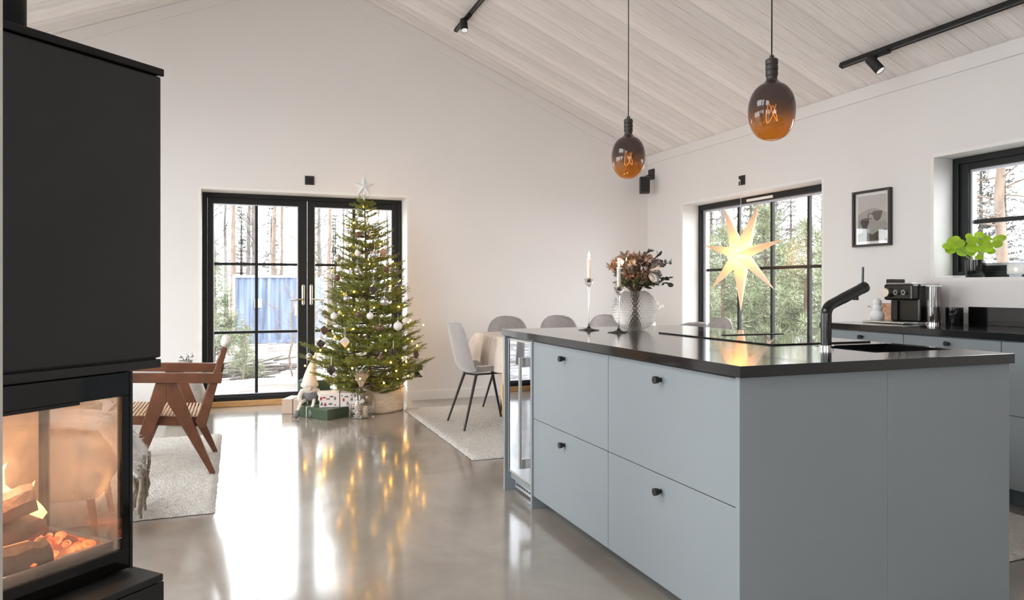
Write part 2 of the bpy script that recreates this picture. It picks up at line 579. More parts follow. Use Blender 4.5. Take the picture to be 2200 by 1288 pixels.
def ceiling_material():
    m, n, l, p = new_mat('whitewashed_pine_boards')
    tc = n.new('ShaderNodeTexCoord')
    sep = n.new('ShaderNodeSeparateXYZ')
    l.new(tc.outputs['Object'], sep.inputs['Vector'])
    # board index -> random tint and grain offset
    dv = n.new('ShaderNodeMath')
    dv.operation = 'DIVIDE'
    dv.inputs[1].default_value = BOARD
    l.new(sep.outputs['Y'], dv.inputs[0])
    fl = n.new('ShaderNodeMath')
    fl.operation = 'FLOOR'
    l.new(dv.outputs[0], fl.inputs[0])
    wn_ = n.new('ShaderNodeTexWhiteNoise')
    wn_.noise_dimensions = '1D'
    l.new(fl.outputs[0], wn_.inputs['W'])
    off = n.new('ShaderNodeMath')
    off.operation = 'MULTIPLY'
    off.inputs[1].default_value = 37.0
    l.new(wn_.outputs['Value'], off.inputs[0])
    ax = n.new('ShaderNodeMath')
    ax.operation = 'ADD'
    l.new(sep.outputs['X'], ax.inputs[0])
    l.new(off.outputs[0], ax.inputs[1])
    cmb = n.new('ShaderNodeCombineXYZ')
    l.new(ax.outputs[0], cmb.inputs['X'])
    l.new(sep.outputs['Y'], cmb.inputs['Y'])
    mp = n.new('ShaderNodeMapping')
    mp.inputs['Scale'].default_value = (0.9, 8, 1)
    l.new(cmb.outputs['Vector'], mp.inputs['Vector'])
    g = n.new('ShaderNodeTexNoise')
    g.inputs['Scale'].default_value = 2.2
    g.inputs['Detail'].default_value = 7
    g.inputs['Roughness'].default_value = 0.62
    g.inputs['Distortion'].default_value = 2.2
    l.new(mp.outputs['Vector'], g.inputs['Vector'])
    cr = n.new('ShaderNodeValToRGB')
    cr.color_ramp.elements[0].position = 0.32
    cr.color_ramp.elements[0].color = (0.85, 0.81, 0.79, 1)
    cr.color_ramp.elements[1].position = 0.66
    cr.color_ramp.elements[1].color = (0.95, 0.93, 0.915, 1)
    l.new(g.outputs['Fac'], cr.inputs['Fac'])
    # knots: stretched voronoi dots
    mk = n.new('ShaderNodeMapping')
    mk.inputs['Scale'].default_value = (1.7, 7.0, 1)
    l.new(cmb.outputs['Vector'], mk.inputs['Vector'])
    vo = n.new('ShaderNodeTexVoronoi')
    vo.inputs['Scale'].default_value = 1.2
    l.new(mk.outputs['Vector'], vo.inputs['Vector'])
    kr = n.new('ShaderNodeMapRange')
    kr.inputs['From Min'].default_value = 0.035
    kr.inputs['From Max'].default_value = 0.085
    kr.inputs['To Min'].default_value = 0.75
    kr.inputs['To Max'].default_value = 0.0
    l.new(vo.outputs['Distance'], kr.inputs['Value'])
    mx = n.new('ShaderNodeMix')
    mx.data_type = 'RGBA'
    l.new(kr.outputs['Result'], mx.inputs[0])
    l.new(cr.outputs['Color'], mx.inputs[6])
    mx.inputs[7].default_value = (0.88, 0.85, 0.83, 1)
    tint = n.new('ShaderNodeMapRange')
    tint.inputs['To Min'].default_value = 0.90
    tint.inputs['To Max'].default_value = 1.08
    l.new(wn_.outputs['Value'], tint.inputs['Value'])
    mul = n.new('ShaderNodeVectorMath')
    mul.operation = 'SCALE'
    l.new(mx.outputs[2], mul.inputs[0])
    l.new(tint.outputs['Result'], mul.inputs['Scale'])
    l.new(mul.outputs['Vector'], p.inputs['Base Color'])
    p.inputs['Roughness'].default_value = 0.55
    p.inputs['Specular IOR Level'].default_value = 0.3
    return m


BOARD = 0.118
structure(MB().box(XL - WT, XR + WT, YF - WT, YG + 0.28, -0.25, 0).build('floor', floor_material()))


def ceiling_slab(name, xa, xb, ya=None, yb=None):
    """boards run down the slope; each has a shallow V joint on the room side"""
    mb = MB()
    ya = YF - WT if ya is None else ya
    yb = YG + WT if yb is None else yb
    y = ya
    prof = []
    while y < yb - .01:
        prof += [(y, 0.009), (y + 0.0025, 0.009), (y + 0.003, 0.0035), (y + .016, .0012), (y + .036, -.0006), (y + BOARD / 2, -.0013), (y + BOARD - .036, -.0006), (y + BOARD - .016, .0012), (y + BOARD - 0.0005, 0.0035)]
        y += BOARD
    o = 0
    za, zb = roof_z(xa) if abs(xa - RX) > 1e-6 else RZ, roof_z(xb) if abs(xb - RX) > 1e-6 else RZ
    vs, fs = [], []
    for yy, h in prof:
        vs += [(xa, yy, za + h), (xb, yy, zb + h), (xa, yy, za + 0.25), (xb, yy, zb + 0.25)]
    for i in range(len(prof) - 1):
        a = i * 4
        fs += [(a, a + 1, a + 5, a + 4), (a + 2, a + 6, a + 7, a + 3)]
    e = (len(prof) - 1) * 4
    fs += [(0, 2, 3, 1), (e, e + 1, e + 3, e + 2)]
    mb.add(vs, fs)
    return structure(mb.build(name, CEIL))


CEIL = ceiling_material()
ceiling_slab('ceiling', RX, XR + WT + 0.3)
SKX, SKY = (-2.45, -0.95), (-4.34 + 36 * BOARD, -4.34 + 72 * BOARD)  # hole added in the left slope, out of view, for extra daylight
ceiling_slab('ceiling.001', XL - WT - 0.3, RX, SKY[1], None)
ceiling_slab('ceiling.002', XL - WT - 0.3, RX, None, SKY[0])
ceiling_slab('ceiling.003', XL - WT - 0.3, SKX[0], SKY[0], SKY[1])
ceiling_slab('ceiling.004', SKX[1], RX, SKY[0], SKY[1])


def wall_panel(mb, fixed, a, b, u0, u1, z0, z1, holes, axis):
    """wall slab between a and b on the fixed axis, spanning u0..u1, z0..z1, with rectangular holes"""
    us = sorted(set([u0, u1] + [h[0] for h in holes] + [h[1] for h in holes]))
    for i in range(len(us) - 1):
        ua, ub = us[i], us[i + 1]
        hs = [h for h in holes if h[0] <= ua + 1e-6 and h[1] >= ub - 1e-6]
        zs = [z0]
        for h in sorted(hs, key=lambda h: h[2]):
            zs += [h[2], h[3]]
        zs.append(z1)
        for k in range(0, len(zs), 2):
            if zs[k + 1] - zs[k] > 1e-4:
                if axis == 'x':
                    mb.box(a, b, ua, ub, zs[k], zs[k + 1])
                else:
                    mb.box(ua, ub, a, b, zs[k], zs[k + 1])


# the gable wall with the patio door
DX0, DX1, DZ = -0.312, 1.636, 2.08
wb = MB()
wall_panel(wb, 'y', YG, YG + WT, XL - WT, XR + WT, 0, EAVE - 0.15, [(DX0, DX1, 0, DZ)], 'y')
wb.prism([(XL - WT, EAVE - 0.15), (XR + WT, EAVE - 0.15), (XR + WT, roof_z(XR + WT) + .1), (RX, RZ + .1), (XL - WT, roof_z(XL - WT) + .1)], 'y', YG, YG + WT)
structure(wb.build('wall_back', M['wall']))
# kitchen wall
W1 = (4.63, 6.61, 0.06, 2.045)
W2 = (2.40, 3.621, 1.221, 2.052)
wr = MB()
wall_panel(wr, 'x', XR, XR + WT, YF - WT, YG, 0, EAVE + .1, [W1, W2], 'x')
structure(wr.build('wall_right', M['wall']))
wl = MB()
wall_panel(wl, 'x', XL - WT, XL, YF - WT, YG, 0, EAVE + .1, [(a, b, 0.06, 2.56) for a, b in LEFT_OPEN], 'x')
structure(wl.build('wall_left', M['wall']))
wf = MB()
wall_panel(wf, 'y', YF - WT, YF, XL, XR, 0, EAVE - .15, [(a, b, 1.0, 2.2) for a, b in FRONT_OPEN], 'y')
wf.prism([(XL, EAVE - 0.15), (XR, EAVE - 0.15), (XR, roof_z(XR) + .1), (RX, RZ + .1), (XL, roof_z(XL) + .1)], 'y', YF - WT, YF)
structure(wf.build('wall_front', M['wall']))
structure(box(-1.7, -0.452, 1.40, 1.776, 0, 3.6).build('wall_center', M['white']))

# white window and door reveals (painted lining of the openings)
def lining(name, axis, a, b, u0, u1, z0, z1, t=0.004, bottom=True, m='white'):
    mb = MB()
    if axis == 'y':
        mb.box(u0 - .02, u0 + t, a, b, z0, z1)
        mb.box(u1 - t, u1 + .02, a, b, z0, z1)
        mb.box(u0, u1, a, b, z1 - t, z1 + .02)
        if bottom:
            mb.box(u0, u1, a, b, z0 - .02, z0 + t)
    else:
        mb.box(a, b, u0 - .02, u0 + t, z0, z1)
        mb.box(a, b, u1 - t, u1 + .02, z0, z1)
        mb.box(a, b, u0, u1, z1 - t, z1 + .02)
        if bottom:
            mb.box(a, b, u0, u1, z0 - .02, z0 + t)
    return structure(mb.build(name, M[m]))


lining('trim_1', 'y', YG - .001, YG + WT, DX0, DX1, 0, DZ, bottom=False)
lining('trim_2', 'x', XR - .001, XR + WT, W1[0], W1[1], W1[2], W1[3])
lining('trim_3', 'x', XR - .001, XR + WT, W2[0], W2[1], W2[2], W2[3])

# narrow boards under the roof line, painted like the walls
def rafter_trim(name, xa, xb):
    h = 0.115
    mb = MB()
    pts = [(xa, roof_z(xa) - 0.002), (xb, roof_z(xb) - 0.002), (xb, roof_z(xb) - h), (xa, roof_z(xa) - h)]
    mb.prism(pts, 'y', YG - 0.012, YG)
    return structure(mb.build(name, M['wall'], bevel=0.002))


rafter_trim('trim_4', RX, XR - .001)
rafter_trim('trim_5', XL + .001, RX)
structure(box(XR - 0.012, XR, YF + .01, YG - .013, EAVE - 0.10, EAVE - .002).build('trim_6', M['wall'], bevel=0.002))
structure(MB().box(DX1 + .001, XR - .001, YG - 0.014, YG, 0, 0.095).build('baseboard_back', M['white'], bevel=0.002))
structure(MB().box(XL + .001, DX0 - .001, YG - 0.014, YG, 0, 0.095).build('baseboard_back.001', M['white'], bevel=0.002))
structure(MB().box(XR - .014, XR, 3.95, W1[0], 0, 0.095).box(XR - .014, XR, W1[1], YG - .015, 0, 0.095).build('baseboard_right', M['white'], bevel=0.002))
structure(MB().box(DX0 + .005, DX1 - .005, YG + 0.225, YG + WT + .02, 0.0, 0.055).build('trim_7', M['pine'], bevel=0.004))


# ------------------------------------------------------------------ patio door
def frame_rect(mb, x0, x1, z0, z1, w, y0, y1, axis='y', wt=None, wb_=None):
    wt = w if wt is None else wt
    wb_ = w if wb_ is None else wb_
    if axis == 'y':
        mb.box(x0, x0 + w, y0, y1, z0, z1).box(x1 - w, x1, y0, y1, z0, z1)
        mb.box(x0 + w, x1 - w, y0, y1, z1 - wt, z1).box(x0 + w, x1 - w, y0, y1, z0, z0 + wb_)
    else:
        mb.box(y0, y1, x0, x0 + w, z0, z1).box(y0, y1, x1 - w, x1, z0, z1)
        mb.box(y0, y1, x0 + w, x1 - w, z1 - wt, z1).box(y0, y1, x0 + w, x1 - w, z0, z0 + wb_)
    return mb


YD = 7.57
door = thing('door_1', 'black double patio door with twelve glass panes behind the decorated tree', 'door', (0, 0, 0))
del door['category'], door['label']
structure(door)
frame_rect(MB(), DX0 + .006, DX1 - .006, 0.056, DZ - .004, 0.042, YD, YD + .08).build('door_frame', M['blackframe'], door, bevel=0.003)


def leaf(x0, x1, gx0, gx1, z0, z1, gz0, gz1, side):
    lf = MB()
    y0, y1 = YD + 0.018, YD + 0.07
    lf.box(x0, gx0, y0, y1, z0, z1).box(gx1, x1, y0, y1, z0, z1)
    lf.box(gx0, gx1, y0, y1, gz1, z1).box(gx0, gx1, y0, y1, z0, gz0)
    o = lf.build('door_leaf', M['blackframe'], door, bevel=0.003)
    sp = frame_rect(MB(), gx0, gx1, gz0, gz1, 0.008, y0 + .006, y1 - .004).build('glazing_bead', M['spacer'], o)
    mm = MB()
    mx = (gx0 + gx1) / 2
    mm.box(mx - .014, mx + .014, y0 + .008, y1 - .006, gz0, gz1)
    for zz in (0.72, 1.389):
        mm.box(gx0, mx - .014, y0 + .008, y1 - .006, zz - .013, zz + .013).box(mx + .014, gx1, y0 + .008, y1 - .006, zz - .013, zz + .013)
    mm.build('glazing_bars', M['blackframe'], o)
    g = box(gx0, gx1, y0 + .018, y0 + .022, gz0, gz1).build('glass_pane', M['windowglass'], o)
    hx = x1 - 0.036 if side < 0 else x0 + 0.036
    h = MB()
    h.lathe([(0.0155, -.09), (0.0155, .09)], 16)
    for i in range(len(h.v)):
        x, y, z = h.v[i]
        h.v[i] = (hx + x, y0 - .004 + y * 0.35, 1.085 + z)
    h.sphere((hx, y0 - .004, 1.175), .0155, 16, 8, (1, .35, 1)).sphere((hx, y0 - .004, .995), .0155, 16, 8, (1, .35, 1))
    h.tube([(hx, y0, 1.04), (hx, y0 - .045, 1.04)], .009, 10)
    h.tube([(hx, y0 - .045, 1.04), (hx + side * .03, y0 - .055, 1.04), (hx + side * .125, y0 - .05, 1.032)], [.0095, .009, .0075], 10)
    h.build('door_handle', M['nickel'], o, smooth='auto')
    return o


leaf(-0.262, 0.665, -0.211, 0.580, 0.060, 2.036, 0.112, 1.975, -1)
leaf(0.671, 1.588, 0.739, 1.531, 0.060, 2.036, 0.112, 1.975, 1)

# ------------------------------------------------------------------ windows on the kitchen wall
XW = 4.66
w1 = thing('window_1', '', 'window', (0, 0, 0))
del w1['category'], w1['label']
structure(w1)
frame_rect(MB(), W1[0] + .005, W1[1] - .005, W1[2] + .005, W1[3] - .005, 0.045, XW, XW + .09, 'x', wt=0.055).build('window_frame', M['blackframe'], w1, bevel=0.003)
frame_rect(MB(), W1[0] + .05, W1[1] - .05, W1[2] + .05, W1[3] - .06, 0.05, XW + .03, XW + .07, 'x', wt=0.022).build('glazing_bead', M['spacer'], w1, bevel=0.003)
gb = MB()
for yy in (5.995, 5.512, 5.041):
    gb.box(XW + .045, XW + .075, yy - .014, yy + .014, W1[2] + .07, W1[3] - .07)
for yy in [(6.51, 6.009), (5.981, 5.526), (5.498, 5.055), (5.027, 4.72)]:
    for zz in (1.344, 0.68):
        gb.box(XW + .045, XW + .075, yy[1], yy[0], zz - .014, zz + .014)
gb.build('glazing_bars', M['blackframe'], w1)
box(XW + .055, XW + .059, W1[0] + .07, W1[1] - .07, W1[2] + .07, W1[3] - .07).build('glass_pane', M['windowglass'], w1)
box(XW - .014, XW - .001, 5.43, 5.80, 1.993, 2.018).build('ventilation_slot', M['white'], w1, bevel=0.005)
w2 = thing('window_2', '', 'window', (0, 0, 0))
del w2['category'], w2['label']
structure(w2)
frame_rect(MB(), W2[0] + .005, W2[1] - .005, W2[2] + .005, W2[3] - .005, 0.042, XW - .02, XW + .09, 'x').build('window_frame', M['blackframe'], w2, bevel=0.003)
frame_rect(MB(), W2[0] + .045, W2[1] - .045, W2[2] + .045, W2[3] - .045, 0.062, XW, XW + .08, 'x', wt=0.045, wb_=0.04).build('window_sash', M['blackframe'], w2, bevel=0.003)
frame_rect(MB(), W2[0] + .107, W2[1] - .107, W2[2] + .085, W2[3] - .09, 0.016, XW + .02, XW + .06, 'x').build('glazing_bead', M['spacer'], w2)
MB().box(XW + .04, XW + .07, W2[0] + .12, W2[1] - .12, 1.592, 1.62).box(XW + .04, XW + .07, 2.99, 3.018, W2[2] + .1, W2[3] - .1).build('glazing_bars', M['blackframe'], w2)
box(XW + .05, XW + .054, W2[0] + .12, W2[1] - .12, W2[2] + .09, W2[3] - .1).build('glass_pane', M['windowglass'], w2)
for k, (a, b) in enumerate(LEFT_OPEN):
    w = thing('window_%d' % (k + 3), '', 'window', (0, 0, 0))
    del w['category'], w['label']
    structure(w)
    frame_rect(MB(), a, b, 0.06, 2.56, 0.05, XL - .2, XL - .12, 'x').build('window_frame', M['blackframe'], w)
    MB().box(XL - .18, XL - .14, (a + b) / 2 - .015, (a + b) / 2 + .015, .1, 2.5).build('glazing_bars', M['blackframe'], w)
    box(XL - .162, XL - .158, a + .06, b - .06, .1, 2.5).build('glass_pane', M['windowglass'], w)


# ------------------------------------------------------------------ the snowy ground and forest outside
def hnoise(x, y):
    return (math.sin(x * 0.9 + 1.3 * math.sin(y * 0.7)) + math.sin(y * 1.1 + 1.7 * math.sin(x * 0.5)) + 0.6 * math.sin(x * 2.3 + y * 1.9) + 0.4 * math.sin(3.7 * x - 4.3 * y)) / 3.0


def ground_z(x, y):
    dx = max(XL - WT - x, 0, x - (XR + WT))
    dy = max(YF - WT - y, 0, y - (YG + WT))
    d = math.hypot(dx, dy)
    t = min(1, max(0, (d - 1.0) / 12.0))
    t = t * t * (3 - 2 * t)
    return -0.20 - 0.78 * t + hnoise(x, y) * 0.10 * min(1, d / 2.0)


def snow_material():
    m, n, l, p = new_mat('snowy_ground')
    tc = n.new('ShaderNodeTexCoord')
    a = n.new('ShaderNodeTexNoise')
    a.inputs['Scale'].default_value = 1.6
    a.inputs['Detail'].default_value = 10
    a.inputs['Roughness'].default_value = 0.75
    l.new(tc.outputs['Object'], a.inputs['Vector'])
    cr = n.new('ShaderNodeValToRGB')
    cr.color_ramp.elements[0].position = 0.44
    cr.color_ramp.elements[0].color = (0.10, 0.08, 0.065, 1)
    cr.color_ramp.elements[1].position = 0.60
    cr.color_ramp.elements[1].color = (0.42, 0.42, 0.44, 1)
    l.new(a.outputs['Fac'], cr.inputs['Fac'])
    l.new(cr.outputs['Color'], p.inputs['Base Color'])
    p.inputs['Roughness'].default_value = 0.9
    b = n.new('ShaderNodeBump')
    b.inputs['Strength'].default_value = 0.6
    b.inputs['Distance'].default_value = 0.06
    l.new(a.outputs['Fac'], b.inputs['Height'])
    l.new(b.outputs['Normal'], p.inputs['Normal'])
    return m


g = MB()
xs = [-30 + i * 0.8 for i in range(int(80 / 0.8) + 1)]
ys = [-12 + i * 0.8 for i in range(int(78 / 0.8) + 1)]
nx, ny = len(xs), len(ys)
g.v = [(x, y, ground_z(x, y)) for x in xs for y in ys]
for i in range(nx - 1):
    for j in range(ny - 1):
        a = i * ny + j
        g.f.append((a, a + ny, a + ny + 1, a + 1))
g.mi = [0] * len(g.f)
gr = g.build('ground', snow_material(), smooth=True)
structure(gr)


def branch_set(mb, r_, p, d, L, rad, depth, spread=0.6, drop=0.0, n=4):
    """recursive bare branches"""
    q = p + d * L
    q.z -= drop * L
    mid = (p + q) / 2 + Vector((r_.uniform(-1, 1), r_.uniform(-1, 1), r_.uniform(-1, 1))) * L * 0.06
    mb.tube([p, mid, q], [rad, rad * .75, rad * .45], n, caps=False)
    if depth <= 0:
        return
    for k in range(3 if depth > 1 else 3):
        t = 0.35 + 0.65 * r_.random()
        b = p.lerp(q, t)
        nd = (d + Vector((r_.uniform(-1, 1), r_.uniform(-1, 1), r_.uniform(-.5, 1))) * spread).normalized()
        branch_set(mb, r_, b, nd, L * r_.uniform(.45, .65), rad * .55, depth - 1, spread, drop, n)


def tree_bare(name, h, rad, bark, seed, b0=0.25, blen=1.1, nb=26, label='', group=''):
    r_ = random.Random(seed)
    t = thing(name, label, 'tree', (0, 0, -50), 0, group)
    tr = MB()
    pts, rr = [], []
    bx = by = 0
    for i in range(9):
        f = i / 8
        pts.append((bx, by, -0.3 + (h + .3) * f))
        rr.append(rad * (1 - .8 * f) + .01)
        bx += r_.uniform(-.06, .06)
        by += r_.uniform(-.06, .06)
    tr.tube(pts, rr, 10)
    tr.build('trunk', bark, t, smooth=True)
    br = MB()
    for k in range(nb):
        f = b0 + (1 - b0) * (k + r_.random()) / nb
        i = min(7, int(f * 8))
        p = Vector(pts[i]).lerp(Vector(pts[i + 1]), f * 8 - i)
        a = r_.uniform(0, 2 * PI)
        d = Vector((math.cos(a), math.sin(a), r_.uniform(.35, 1.0))).normalized()
        branch_set(br, r_, p, d, blen * (1.15 - .6 * f) * r_.uniform(.7, 1.2), rad * .22, 2)
    br.build('branches', M['twigs'], t, fix=False)
    return t


def needle_clump(mb, r_, c, R0, n, ln, w):
    for _ in range(n):
        a, b = r_.uniform(0, 2 * PI), r_.uniform(-1, 1)
        d = Vector((math.cos(a) * math.sqrt(1 - b * b), math.sin(a) * math.sqrt(1 - b * b), b))
        p = c + d * R0 * r_.random() ** .5
        q = p + (d + Vector((0, 0, .3))).normalized() * ln * r_.uniform(.6, 1.2)
        s = d.cross(Vector((r_.uniform(-1, 1), r_.uniform(-1, 1), 1))).normalized() * w
        o = len(mb.v)
        mb.v += [tuple(p - s), tuple(p + s), tuple(q)]
        mb.f.append((o, o + 1, o + 2))
        mb.mi.append(0)


def tree_pine(name, h, rad, seed, crown0=.55, label='', group='', green='sprucegreen', spread=1.7, nb=44, bark='pinebark', clump=.22, nn=34, nl=.13, nw=.012):
    r_ = random.Random(seed)
    t = thing(name, label, 'tree', (0, 0, -50), 0, group)
    tr = MB()
    pts = [(0.04 * math.sin(i * 1.7), 0.04 * math.cos(i * 2.1), -0.3 + (h + .3) * i / 8) for i in range(9)]
    tr.tube(pts, [rad * (1 - .85 * i / 8) + .01 for i in range(9)], 12)
    tr.build('trunk', M[bark], t, smooth=True)
    br, fo = MB(), MB()
    for k in range(nb):
        f = crown0 + (1 - crown0) * (k + r_.random()) / nb
        L = spread * (1.05 - ((f - crown0) / (1 - crown0)) ** 1.2) * r_.uniform(.7, 1.1)
        a = r_.uniform(0, 2 * PI)
        p = Vector((0, 0, h * f))
        d = Vector((math.cos(a), math.sin(a), r_.uniform(-.05, .45))).normalized()
        q = p + d * L
        br.tube([p, (p + q) / 2 - Vector((0, 0, .05 * L)), q], [rad * .18, rad * .12, .006], 4, caps=False)
        m = max(2, int(L / (clump * 1.0)))
        for j in range(m):
            u = 0.25 + .75 * (j + 1) / m
            c = p.lerp(q, u) + Vector((r_.uniform(-1, 1), r_.uniform(-1, 1), r_.uniform(-.5, .6))) * clump * .9
            br.tube([p.lerp(q, max(0, u - .15)), c], [.008, .004], 3, caps=False)
            needle_clump(fo, r_, c, clump, nn, nl, nw)
    br.build('branches', M['twigs'], t, fix=False)
    fo.build('needles', M[green], t, fix=False)
    return t


def tree_spruce(name, h, seed, label, group, green='sprucegreen', rbase=1.3, tiers=22, nw=.02):
    r_ = random.Random(seed)
    t = thing(name, label, 'tree', (0, 0, -50), 0, group)
    MB().tube([(0, 0, -.3), (0, 0, h)], [.02 * h, .01], 8).build('trunk', M['bark'], t, smooth=True)
    fo = MB()
    for i in range(tiers):
        f = i / tiers
        z = h * (.05 + .93 * f)
        L0 = rbase * (1 - f) ** .85 + .08
        for k in range(10):
            a = r_.uniform(0, 2 * PI)
            L = L0 * r_.uniform(.7, 1.1)
            d = Vector((math.cos(a), math.sin(a), -.12 + .3 * f))
            m = max(3, int(L / .11))
            for j in range(m):
                u = (j + 1) / m
                c = Vector((0, 0, z)) + d * L * u + Vector((0, 0, .12 * u * u * L))
                w = .16 * (1.1 - u) + .05
                for _ in range(7):
                    p = c + Vector((r_.uniform(-w, w), r_.uniform(-w, w), r_.uniform(-.05, .03)))
                    q = p + Vector((d.x * .10 + r_.uniform(-.08, .08), d.y * .10 + r_.uniform(-.08, .08), r_.uniform(-.03, .06)))
                    s = Vector((-d.y, d.x, 0)).normalized() * nw
                    o = len(fo.v)
                    fo.v += [tuple(p - s), tuple(p + s), tuple(q)]
                    fo.f.append((o, o + 1, o + 2))
                    fo.mi.append(0)
    fo.build('needles', M[green], t, fix=False)
    return t


used = {}


def plant(proto, x, y, sc=1.0, rz=None, label=None, group=None):
    z = ground_z(x, y) - .03
    rz = rnd.uniform(0, 2 * PI) if rz is None else rz
    if proto.name not in used:
        used[proto.name] = 1
        proto.location = (x, y, z)
        proto.rotation_euler = (0, 0, rz)
        proto.scale = (sc, sc, sc)
        if label:
            proto['label'] = label
        if group:
            proto['group'] = group
        return proto
    return dup(proto, (x, y, z), rz, label, group, sc)


GB = 'trees behind the patio door'
LB = 'bare grey-barked tree in the winter forest behind the patio door'
LW = 'thin white birch with bare twigs behind the patio door'
bare1 = tree_bare('bare_tree', 11, .15, M['greybark'], 3, label=LB, group=GB + ', grey bare ones')
bare2 = tree_bare('bare_tree', 9, .10, M['greybark'], 4, b0=.1, nb=34, label=LB, group=GB + ', grey bare ones')
birch = tree_bare('birch_tree', 10, .075, M['birchbark'], 5, b0=.15, nb=34, blen=.9, label=LW, group=GB + ', birches')
pine = tree_pine('pine_tree', 15, .19, 6, crown0=.6)
spruce = tree_spruce('spruce_tree', 7, 7, '', '', rbase=1.5, tiers=30, nw=.03)
bushy = tree_pine('young_pine_tree', 3.4, .05, 8, crown0=.08, green='pinegreen', spread=1.15, nb=64, clump=.15, nn=60, nl=.12, nw=.008, bark='bark')
thicket = tree_bare('leafless_shrub', 2.2, .02, M['dryshrub'], 9, b0=.05, nb=26, blen=.8)
thicket.children[1].data.materials[0] = M['dryshrub']
for c_ in thicket.children:
    if c_.name.startswith('branches'):
        c_.data.materials.clear()
        c_.data.materials.append(M['dryshrub'])

# pines with orange trunks seen through the patio door, one by one
LP = ['orange-barked pine trunk nearest the left edge of the patio door panes',
      'thick orange-barked pine trunk above the blue container, left pane column',
      'orange-barked pine trunk just left of the door handles',
      'orange-barked pine trunk left of the tree-top star in the right door leaf']
for (px_, y_, sc), lb in zip([(-0.0038, 36, .75), (0.046, 34, .72), (0.0565, 38, .68), (0.117, 32, .62)], LP):
    plant(pine, px_ * y_, y_, sc, None, lb)
rf = random.Random(21)
TAKEN = []


def spot(t0, t1, y0, y1, gap, behind=None):
    """a free place in the wedge x/y = t0..t1, y = y0..y1"""
    for _ in range(200):
        y_ = rf.uniform(y0, y1)
        x_ = rf.uniform(t0, t1) * y_
        if all(math.hypot(x_ - a, y_ - b) > gap for a, b in TAKEN) and not (-1 < x_ < 3.6 and y_ < 32.5):
            break
    TAKEN.append((x_, y_))
    return x_, y_


for k in range(22):
    x_, y_ = spot(-.045, .225, 30, 60, 2.5)
    plant(bare1 if k % 3 else bare2, x_, y_, rf.uniform(.8, 1.1), None, LB, GB + ', grey bare ones')
for k in range(10):
    x_, y_ = spot(-.04, .22, 26, 50, 2.4)
    plant(birch, x_, y_, rf.uniform(.8, 1.1), None, LW, GB + ', birches')
for k in range(9):
    x_, y_ = spot(-.05, .22, 46, 62, 3.0)
    plant(spruce, x_, y_, rf.uniform(.9, 1.3), None, 'grey-green spruce deep in the forest behind the patio door', 'far spruces behind the patio door')
# forest reflected by the wine cooler door
for k in range(5):
    y_ = rf.uniform(16, 26)
    plant(birch if k % 2 else bare2, -.38 * (y_ - 7.3) + rf.uniform(-1.5, 1.5), y_, rf.uniform(.8, 1.1), None, 'leafless tree mirrored in the glass door of the wine cooler', 'leafless trees left of the patio door view')

# shrubs on the snow before the container
for k, (x_, y_, sc, lb) in enumerate([
        (1.35, 13.5, 1.1, 'tall leafless shrub before the blue container, close to the door handles'),
        (1.02, 14.5, .8, 'leafless shrub standing in the snow in the middle of the left door leaf'),
        (0.1, 13.5, .5, 'small dry shrub in the snow low in the left door leaf'),
        (1.75, 12.5, .9, 'leafless shrub seen between the door handle and the decorated tree'),
        (2.4, 14.0, .9, 'leafless shrub showing behind the top branches of the decorated tree')]):
    plant(thicket, x_, y_, sc, None, lb, None)
plant(bushy, -0.38, 13.6, .62, None, 'green young pine at the left edge of the patio door', None)
plant(bushy, 0.18, 15.5, .34, None, 'small green pine sapling in front of the blue container', None)

# behind the tall window: green young pines in front of dark spruces
LG = 'bright green young pine growing close behind the tall window'
for (t_, s_, sc) in [(1.325, 11.5, .68), (1.19, 12.5, .8), (1.075, 11.5, .7), (1.265, 15.5, .85), (1.13, 16, .8), (1.385, 15, .8), (1.03, 16, .85)]:
    L_ = math.hypot(1, t_)
    plant(bushy, s_ / L_, s_ * t_ / L_, sc, None, LG, 'young pines behind the tall window')


def wedge(t0, t1, s0, s1, gap):
    for _ in range(200):
        t_, s_ = rf.uniform(t0, t1), rf.uniform(s0, s1)
        L_ = math.hypot(1, t_)
        x_, y_ = s_ / L_, s_ * t_ / L_
        if all(math.hypot(x_ - a, y_ - b) > gap for a, b in TAKEN):
            break
    TAKEN.append((x_, y_))
    return x_, y_


for k in range(8):
    x_, y_ = wedge(1.0, 1.44, 24, 40, 3.0)
    plant(spruce, x_, y_, rf.uniform(.8, 1.2), None, 'tall grey-green spruce behind the young pines of the tall window', 'spruces behind the tall window')
for k in range(13):
    x_, y_ = wedge(1.0, 1.44, 17, 32, 2.2)
    plant(birch if k % 3 == 0 else bare2, x_, y_, rf.uniform(.7, 1.0), None, 'leafless tree with fine pale twigs behind the tall window', 'leafless trees behind the tall window')
wpine = tree_pine('pine_tree', 9.5, .10, 16, crown0=.30, nb=60, spread=1.3, clump=.14, nn=26, nl=.09, nw=.006)
wpine.children[0].data.materials[0] = M['pinebark']
plant(wpine, 12.3, 8.66, 1.0, .4, 'tall pine with a bare orange trunk behind the kitchen window')
for t_, s_, sc in [(.735, 21, .85), (.655, 24, .9), (.70, 32, 1.0)]:
    L_ = math.hypot(1, t_)
    plant(spruce, s_ / L_, s_ * t_ / L_, sc, None, 'blurry grey-green spruce behind the kitchen window', 'spruces behind the kitchen window')

